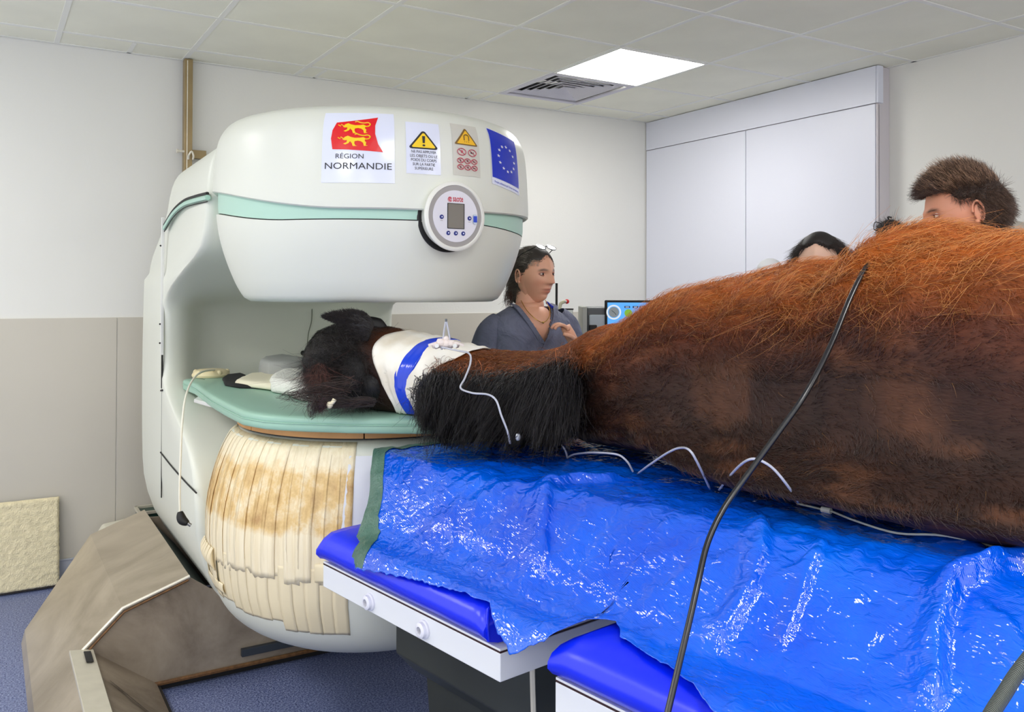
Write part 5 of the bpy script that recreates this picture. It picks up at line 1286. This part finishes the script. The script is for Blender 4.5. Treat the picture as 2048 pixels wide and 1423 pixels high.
# ---- a simple clothed figure standing behind the horse (mostly hidden by it)
def stander(head_px, face, hh, label, skincol, top_m, shirt_name='shirt', sh_w=.19, neck=.145, height=None):
    hc = Vector(head_px); sk = skin('skin_'+label.split()[0]+label.split()[3], skincol); skin_cur[0] = sk
    p_, F, mb, nh = person((hc.x, hc.y, 0), label, hc, face, hh, sk, None)
    f = Vector((face[0], face[1], 0)).normalized(); r_ = f.cross(Vector((0, 0, 1))); cb = hc+Vector((0, 0, -hh*.5-.045))-f*.03
    mb.tube([hc+Vector((0, 0, -hh*.25))-f*.02, cb+Vector((0, 0, .02)), cb-Vector((0, 0, .06))], lambda q: .055+.012*q, 18, smooth=4)
    for sx in (-1, 1):
        s0 = cb+r_*(sx*sh_w*.88)+Vector((0, 0, -.06)); e_ = s0+r_*(sx*.05)+Vector((0, 0, -.29)); w_ = e_+f*.20+Vector((0, 0, .0))-r_*(sx*.05)
        arm_tube(mb, [s0, e_, w_], AR); hand(mb, w_, w_-e_, -r_*sx, .5, .95)
    ob = mb.build('body', sk, p_, smooth=True); tinted(ob, nh); eyes(F, hh, p_)
    R_ = lambda z, a_, b_: (cb+Vector((0, 0, z)), r_, f, a_, b_)
    sh_ = torso([R_(-.62, sh_w*.9, .12), R_(-.4, sh_w*.9, .12), R_(-.22, sh_w, .13), R_(-.12, sh_w*1.02, .115), R_(-.06, sh_w*.92, .095), R_(-.02, sh_w*.65, .075), R_(.005, sh_w*.42, .06)], top_m, shirt_name, p_)
    for sx in (-1, 1):
        s0 = cb+r_*(sx*sh_w*.88)+Vector((0, 0, -.05)); e_ = s0+r_*(sx*.05)+Vector((0, 0, -.29))
        MB().tube([s0-r_*(sx*.03)+Vector((0, 0, .015)), s0+(e_-s0)*.3, e_], lambda q: .056+.008*q, 16, smooth=4).build('sleeve', top_m, sh_, smooth=True)
    MB().tube([cb+r_*.08+Vector((0, 0, -.58)), cb+r_*.09+Vector((0, 0, -.95)), Vector((cb.x, cb.y, .06))+r_*.09], lambda q: .095-.035*q, 14).tube([cb-r_*.08+Vector((0, 0, -.58)), cb-r_*.09+Vector((0, 0, -.95)), Vector((cb.x, cb.y, .06))-r_*.09], lambda q: .095-.035*q, 14).build('trousers', mat('dark_trousers', (40, 44, 60), .8), p_, smooth=True)
    for sx in (-1, 1): MB().ball(Vector((cb.x, cb.y, .045))+r_*(sx*.09)+f*.05, (.045, .12, .045), 14, Matrix((r_, f, Vector((0, 0, 1)))).transposed()).build('shoe', mat('dark_shoe', (30, 30, 34), .5), p_, smooth=True)
    return p_, F, f, r_, cb
# young man, head bowed, turned to the left
fm_ = -RTh*.95+FWh*.26+Vector((0, 0, -.22))
pm, F, f, r_, cb = stander((-1.387, -3.087, 1.684), fm_, .268, 'young man with short brown hair bending over behind the horse', (226, 160, 130), mat('navy_tshirt', (40, 50, 80), .8), sh_w=.2)
m_mh = mat('brown_short_hair', (52, 38, 32), .6, bump=.5, bs=220)
def regM(x, y, z):
    if z > .60: return y < .80
    if z > .2: return y < .25+.8*max(0, z-.2)
    return y < -.12 and z > -.62
hm = cap(F, None, pm, m_mh, 1.055, 'hair_mass', regM)
scalp_hair(F, .268, hm, 15000, .026, (84, 66, 56), 71, regM, lambda x, y, z: (x*.3, .5*sstep(0, .6, z)-.2, -.6+1.1*sstep(0, .8, z)), .0004, .45, off=1.04)
scalp_hair(F, .268, hm, 2600, .032, (150, 122, 100), 72, lambda x, y, z: z > .45 and y < .8, lambda x, y, z: (x*.3, .6, .6), .0004, .6, off=1.045)
scalp_hair(F, .268, hm, 2200, .040, (66, 50, 44), 73, lambda x, y, z: z > .50 and .35 < y < .8, lambda x, y, z: (x*.2, 1.0, -.05), .0004, .4, off=1.04)
# woman with dark parted hair, only brow and crown in sight
fw_ = -RTh*.45-FWh*.75+Vector((0, 0, -.25))
hc3 = Vector((-1.345, -2.525, 1.539))
pw, F, f, r_, cb = stander(hc3, fw_, .225, 'woman with dark parted hair and bare brow showing above the horse back', (236, 196, 172), mat('white_coat', (236, 238, 240), .7), 'white_coat', .18)
m_dh = mat('black_brown_hair', (28, 23, 22), .6, bump=.4, bs=200)
def regD(x, y, z):
    if z > .62: return y < .62+.0*x
    if z > .0: return y < .30
    return y < .05
hm = cap(F, None, pw, m_dh, 1.09, 'hair_mass', regD)
scalp_hair(F, .225, hm, 7000, .06, (48, 40, 38), 81, regD, lambda x, y, z: (x*1.0+.2*(1 if x > 0 else -1), -.3, -.8), .00035, .0, off=1.085)
el_ = Vector((-1.459, -2.397, 1.553))-Vector((0, 0, .035)); sh0 = cb-RTh*.13+Vector((0, 0, -.08))
MB().tube([sh0, sh0.lerp(el_, .5)-RTh*.02, el_, el_+RTh*.02+FWh*.10-Vector((0, 0, .10)), el_+RTh*.06+FWh*.16-Vector((0, 0, .22))], lambda q: .060-.022*q, 14, smooth=5).build('sleeve_shaped_form', bpy.data.materials['white_coat'], pw, smooth=True)  # white form of unknown kind, given the shape of a raised sleeve
# woman with her hair in a bun
hc4 = Vector((-0.891, -2.508, 1.49))
pb, F, f, r_, cb = stander(hc4, RTh*.5+FWh*.8, .225, 'person with dark hair tied in a curly bun behind the horse', (214, 170, 146), mat('pale_blue_scrub', (150, 170, 190), .8), 'scrub_top', .18)
hm = cap(F, None, pb, m_dh, 1.07, 'hair_mass', lambda x, y, z: (y < .55 if z > .3 else y < .1) and z > -.6)
scalp_hair(F, .225, hm, 4500, .05, (48, 40, 40), 91, lambda x, y, z: (y < .5 if z > .3 else y < .1) and z > -.6, lambda x, y, z: (0, -.5, .8), .0003, .0, off=1.05)
bc = Vector((-0.883, -2.481, 1.689))
bn_ = MB().ball(bc, (.046, .046, .038), 18).ball(bc+Vector((0, 0, -.035)), (.052, .052, .035), 16).build('bun', m_dh, hm, smooth=True)
tuft(1500, bc, (.044, .044, .034), (0, 0, .0), .016, 92, (40, 34, 36), 'bun_hair', 0, parent=hm, curl=1.5, rad=.00035)
MB().tube([bc+(-RTh)*.03+Vector((0, 0, .02)), bc-RTh*.058+Vector((0, 0, .028)), bc-RTh*.062+Vector((0, 0, .0)), bc-RTh*.045+Vector((0, 0, -.005))], .0016, 6, smooth=6).tube([bc+Vector((0, 0, .03)), bc-RTh*.008+Vector((0, 0, .048)), bc+RTh*.006+Vector((0, 0, .046))], .003, 6, smooth=4).build('loose_curl', m_dh, hm, smooth=True)
# grey-haired person beyond the young man
hc5 = Vector((-0.351, -2.663, 1.615))
pg, F, f, r_, cb = stander(hc5, -RTh*.4+FWh*.6, .225, 'pale grey-haired person just visible past the young man at the wall', (226, 190, 170), mat('white_tunic', (225, 225, 228), .8), 'tunic', .19)
mg = mat('pale_grey_hair', (176, 170, 160), .7, bump=.5, bs=200)
cap(F, None, pg, mg, 1.06, 'hair_mass', lambda x, y, z: (y < .6 if z > .3 else y < .1) and z > -.6)

# ================================================================== anaesthesia machine behind the neck
ax0 = Vector((-1.282, -1.388, 1.283))
eq = thing('anaesthesia_machine', 'grey anaesthesia machine with a clear canister and red knob behind the neck', 'medical machine', (ax0.x, ax0.y, 0))
QM = Matrix((RTh, FWh, Vector((0, 0, 1)))).transposed()
m_eg = mat('warm_grey_casing', (176, 178, 168), .4); m_ed = mat('dark_grey_bezel', (92, 96, 98), .4); m_ef = mat('pale_blue_grey_face', (188, 198, 204), .3)
def P_at(px, py, d): pass
u0 = Vector((-1.435, -1.295, 1.288))
MB().box(u0+Vector((0, 0, -.03))-RTh*.05, (.022, .25, .23), QM).build('casing_side', m_eg, eq, bevel=.004)
MB().box(u0+Vector((0, 0, -.03))+RTh*.012+FWh*.02, (.105, .20, .225), QM).build('casing', m_ed, eq, bevel=.012)
MB().box(u0+Vector((0, 0, -.042))+RTh*.014-FWh*.085, (.082, .012, .18), QM).build('front_face', m_ef, eq, bevel=.012)
MB().box(u0+Vector((0, 0, -.012))-RTh*.010-FWh*.105, (.034, .03, .026), QM).build('sensor_block', m_black, eq, bevel=.003)
MB().box(u0+Vector((0, 0, -.06))+RTh*.002-FWh*.100, (.010, .02, .07), QM).build('sensor_stem', m_black, eq, bevel=.002)
MB().lathe([(.010, -.10), (.012, -.02), (.012, -.0)], u0+Vector((0, 0, -.03))-RTh*.014-FWh*.102, 16).build('vial', mat('clear_plastic', (230, 235, 238), .1, trans=.8), eq)
MB().box((u0.x, u0.y, .58)+Vector((0, 0, 0)) if False else Vector((u0.x, u0.y, .56))+RTh*.10, (.62, .42, .90), QM).build('cabinet', m_eg, eq, bevel=.012)
MB().box(Vector((u0.x, u0.y, 1.02))+RTh*.10, (.66, .46, .03), QM).build('worktop', m_white, eq, bevel=.006)
for i, z in enumerate((.85, .66, .47)):
    d = MB().box(Vector((u0.x, u0.y, z))+RTh*.10-FWh*.213, (.54, .012, .16), QM).build('drawer', m_white, eq, bevel=.004)
    MB().tube([Vector((u0.x, u0.y, z+.04))+RTh*.02-FWh*.225, Vector((u0.x, u0.y, z+.04))+RTh*.18-FWh*.225], .006, 8).build('handle', m_ed, d)
for a in (-.16, .36):
    for b in (-.17, .17): 
        c = Vector((u0.x, u0.y, .05))+RTh*a+FWh*b; MB().tube([c-RTh*.012, c+RTh*.012], .048, 16).build('caster', m_black, eq); MB().tube([c+Vector((0, 0, .03)), c+Vector((0, 0, .07))], .01, 8).build('caster_fork', m_ed, eq)
pb_ = Vector((-1.612, -1.248, 1.436))
MB().tube([pb_+Vector((0, 0, .045)), pb_+Vector((0, 0, -.40))], .0055, 10).build('pole', m_black, eq)
MB().box(pb_+Vector((0, 0, -.40))+RTh*.05, (.14, .03, .02), QM).build('pole_bracket', m_ed, eq)
kb = Vector((-1.57, -1.273, 1.396))
MB().ball(kb, .011, 14).build('red_knob', mat('red_plastic', (226, 40, 36), .3), eq, smooth=True)
MB().ball(kb-RTh*.006-FWh*.008, .006, 10).build('painted_knob_highlight', m_white, eq, smooth=True)  # white ball stands in for the highlight on the red knob
MB().tube([kb-RTh*.008, kb-RTh*.03+Vector((0, 0, -.012)), kb-RTh*.034+Vector((0, 0, -.06))], .008, 10, smooth=4).build('cream_hose', mat('cream_hose', (228, 224, 190), .4), eq, smooth=True)
cn = Vector((-1.566, -1.275, 1.357))
MB().lathe([(.026, 0), (.027, .003), (.026, .006)], cn, 24).build('canister_lid', m_black, eq)
MB().lathe([(.022, -.13), (.0235, -.12), (.0235, 0)], cn, 24).build('canister', mat('clear_canister', (232, 236, 238), .05, trans=.9), eq, smooth=True, angle=40)
MB().box(cn+Vector((0, 0, -.16))+RTh*.03, (.12, .06, .05), QM).build('canister_mount', m_ed, eq, bevel=.004)
# monitor
mc = Vector((-1.29, -1.5, 1.276))
mo = thing('monitor', 'black-framed monitor with a blue dial screen behind the horse shoulder', 'monitor', tuple(mc))
MB().box(mc+FWh*.012, (.37, .03, .255), QM).build('casing', m_black, mo, bevel=.006)
m_scr = NT('monitor_screen'); m_scr.b.inputs['Base Color'].default_value = (.02, .05, .1, 1); m_scr.b.inputs['Emission Color'].default_value = (*srgb((84, 158, 226)), 1); m_scr.b.inputs['Emission Strength'].default_value = .9; m_scr.b.inputs['Roughness'].default_value = .2; m_scr = m_scr.m
scn = MB().box(mc-FWh*.0035, (.348, .002, .233), QM).build('screen', m_scr, mo)
def em(name, c, st=.8):
    q = NT(name); q.b.inputs['Base Color'].default_value = (0, 0, 0, 1); q.b.inputs['Emission Color'].default_value = (*srgb(c), 1); q.b.inputs['Emission Strength'].default_value = st; return q.m
sp = lambda x, z: mc+RTh*x-FWh*.0050+Vector((0, 0, z))
AXS = Matrix((RTh, Vector((0, 0, 1)), -FWh)).transposed()
MB().lathe([(.034, 0), (.034, .001), (.027, .001), (.027, 0)], sp(-.145, .072), 32, AXS, caps=False).build('dial_ring', em('dial_ring_glow', (214, 220, 224)), scn)
MB().lathe([(.024, 0), (.024, .0006), (.001, .0006)], sp(-.145, .072), 32, AXS).build('dial_face', em('dial_face_glow', (120, 126, 128)), scn)
MB().tube([sp(-.155, .080)-FWh*.001, sp(-.142, .070)-FWh*.001, sp(-.134, .060)-FWh*.001], .0012, 5).build('dial_hand', em('dial_hand_glow', (40, 44, 50)), scn)
for x, w_ in ((-.083, .026), (-.045, .026), (-.012, .03)): MB().box(sp(x, .096), (w_, .001, .009), QM).build('caption_box', em('caption_glow', (16, 34, 80)), scn)
for x, w_ in ((-.083, .016), (-.045, .014), (-.012, .018)): MB().box(sp(x, .096)-FWh*.0008, (w_, .0006, .003), QM).build('caption_text', em('caption_text_glow', (200, 210, 230)), scn)
MB().lathe([(.018, 0), (.018, .0006), (.001, .0006)], sp(-.078, .068), 24, AXS).build('green_button', em('green_glow', (120, 170, 50)), scn)
MB().lathe([(.018, 0), (.018, .0006), (.001, .0006)], sp(-.02, .062), 24, AXS).build('green_button', em('green_glow_b', (120, 170, 50)), scn)
MB().tube([mc+FWh*.05+Vector((0, 0, -.05)), mc+FWh*.05+Vector((0, 0, -.25)), Vector((mc.x, mc.y, 1.02))+FWh*.05], .018, 12).build('stand', m_ed, mo)
MB().box(Vector((mc.x, mc.y, 1.04))+FWh*.05, (.2, .16, .012), QM).build('foot', m_ed, mo, bevel=.004)

# ================================================================== cables, lines
m_bcab = mat('black_rubber_cable', (18, 18, 20), .28, spec=.6)
cb = MB().tube([(-2.359, -3.478, 1.509), (-2.426, -3.507, 1.487), (-2.503, -3.533, 1.431), (-2.59, -3.559, 1.348), (-2.669, -3.57, 1.268), (-2.722, -3.553, 1.199), (-2.775, -3.537, 1.134), (-2.827, -3.531, 1.079), (-2.876, -3.543, 1.031), (-2.922, -3.569, 0.981), (-2.96, -3.589, 0.931), (-2.997, -3.607, 0.881), (-3.035, -3.625, 0.827), (-3.063, -3.638, 0.785), (-3.073, -3.641, 0.718)], .0052, 10, smooth=8).build('black_cable', m_bcab, None, smooth=True)
tag(cb, 'black cable looping from the horse flank down over the tarpaulin', 'cable')
s = NT('braided_black_cable'); wv = s.n('ShaderNodeTexWave'); wv.inputs['Scale'].default_value = 160; s.l(s.coord('Object'), wv.inputs[0]); s.l(s.ramp(wv.outputs['Fac'], [(.3, (20, 22, 22)), (.8, (96, 104, 98))]), s.b.inputs['Base Color']); s.bump(wv.outputs['Fac'], .5, .002)
cb = MB().tube([(-2.755, -4.048, 1.069), (-2.839, -4.031, 1.003), (-2.88, -4.031, 0.979), (-2.92, -4.034, 0.958), (-2.96, -4.037, 0.92)], .0085, 12, smooth=8).build('braided_cable', s.m, None, smooth=True)
tag(cb, 'thick braided black cable crossing the near corner of the tarpaulin', 'cable')
s = NT('clear_tubing'); s.b.inputs['Base Color'].default_value = (.78, .80, .90, 1); s.b.inputs['Roughness'].default_value = .10; s.b.inputs['Transmission Weight'].default_value = .45; s.b.inputs['IOR'].default_value = 1.35; m_clear_t = s.m  # milky body colour stands in for white reflections on clear tubing
iv = thing('drip_line', 'clear drip tubing running from the neck catheter in loops over the tarpaulin', 'tubing', (-2.748, -2.717, 1.068))
MB().tube([(-2.813,-2.446,1.288),(-2.795,-2.504,1.282),(-2.787,-2.556,1.277),(-2.803,-2.593,1.255),(-2.834,-2.620,1.219),(-2.857,-2.640,1.197),(-2.851,-2.691,1.189),(-2.833,-2.737,1.189),(-2.825,-2.765,1.177),(-2.819,-2.780,1.142),(-2.806,-2.788,1.103),(-2.795,-2.782,1.072)], .0026, 8, smooth=8).build('tube', m_clear_t, iv, smooth=True)
for P in ([(-2.633, -2.515, 1.016), (-2.639, -2.541, 1.031), (-2.641, -2.593, 1.044), (-2.638, -2.676, 1.055), (-2.629, -2.733, 1.055), (-2.615, -2.754, 1.039), (-2.601, -2.749, 1.013)], [(-2.601, -2.749, 1.013), (-2.61, -2.791, 1.029), (-2.618, -2.869, 1.047), (-2.608, -2.928, 1.054), (-2.594, -2.957, 1.052), (-2.581, -2.972, 1.036), (-2.566, -2.972, 1.013)],
          [(-2.572, -2.998, 1.014), (-2.613, -3.089, 1.055), (-2.64, -3.178, 1.098), (-2.652, -3.23, 1.118), (-2.674, -3.284, 1.123), (-2.653, -3.288, 1.091), (-2.579, -3.243, 1.027)], [(-2.575, -3.266, 1.029), (-2.631, -3.359, 1.087), (-2.662, -3.423, 1.124), (-2.658, -3.448, 1.131), (-2.644, -3.472, 1.118), (-2.621, -3.487, 1.086), (-2.564, -3.464, 1.043)]):
    MB().tube(P, .0026, 8, smooth=6).build('tube', m_clear_t, iv, smooth=True)
cc_ = Vector((-2.789, -2.809, 1.091))
MB().lathe([(.004, -.008), (.006, -.004), (.006, .004), (.004, .008)], cc_, 12, QM).build('luer_joint', mat('clear_hard_plastic', (225, 230, 240), .1, trans=.5), iv)
eq_ = [(1.026, 0.542), (1.076, 0.532), (1.089, 0.529), (1.109, 0.528), (1.181, 0.493), (1.264, 0.481), (1.349, 0.486), (1.453, 0.525), (1.546, 0.585)]
e_ = [W(a_, b2-.012, tarpz(a_, b2-.012)+.004) for a_, b2 in eq_]
e_ = [p+Vector((0, 0, .003)) for p in e_]
MB().tube(e_, .0022, 8, smooth=5).build('tube', mat('milky_tubing', (214, 220, 214), .2, trans=.2), iv, smooth=True)
MB().tube([e_[2], e_[3]], .006, 10).build('white_connector', m_white, iv)
# catheter taped in the neck
ct = thing('catheter', 'neck catheter with clear loop taped in white at the bandage top', 'catheter', (-2.794, -2.434, 1.292))
cp = Vector((-2.794, -2.434, 1.292))
m_gauze = mat('catheter_tape', (226, 214, 208), .6, bump=.6, bs=200)
mb = MB()
for k, (x, z, r_) in enumerate(((-.028, .0, .013), (-.014, .006, .016), (0, .004, .016), (.014, .004, .015), (.028, .002, .011), (.0, .018, .010))): mb.ball(cp+RTh*x+Vector((0, 0, z)), (r_, r_, r_*.8), 9, Matrix.Rotation(k, 3, 'Y'))
mb.build('tape_wad', m_gauze, ct, smooth=True)
MB().tube([cp+RTh*q[0]+Vector((0, 0, q[1])) for q in ((-.012, -.012), (-.008, .02), (-.004, .05), (.0, .068), (.004, .052), (.010, .02), (.006, .0))], .0028, 8, smooth=6).build('clear_loop', m_clear_t, ct, smooth=True)
MB().tube([cp+Vector((0, 0, .066)), cp+Vector((0, 0, .074))], .0035, 8).build('cap', m_ed, ct)
for x in (-.024, .026): MB().tube([cp+RTh*x-FWh*.012, cp+RTh*x-FWh*.020], .006, 10).build('wing_port', m_white, ct)
for d_, nm in ((-.038, 0), (.040, 0)): MB().box(cp+RTh*d_+Vector((0, 0, .004)), (.022, .02, .006), QM @ Matrix.Rotation(d_*8, 3, 'Y')).build('tape_flap', m_gauze, ct)
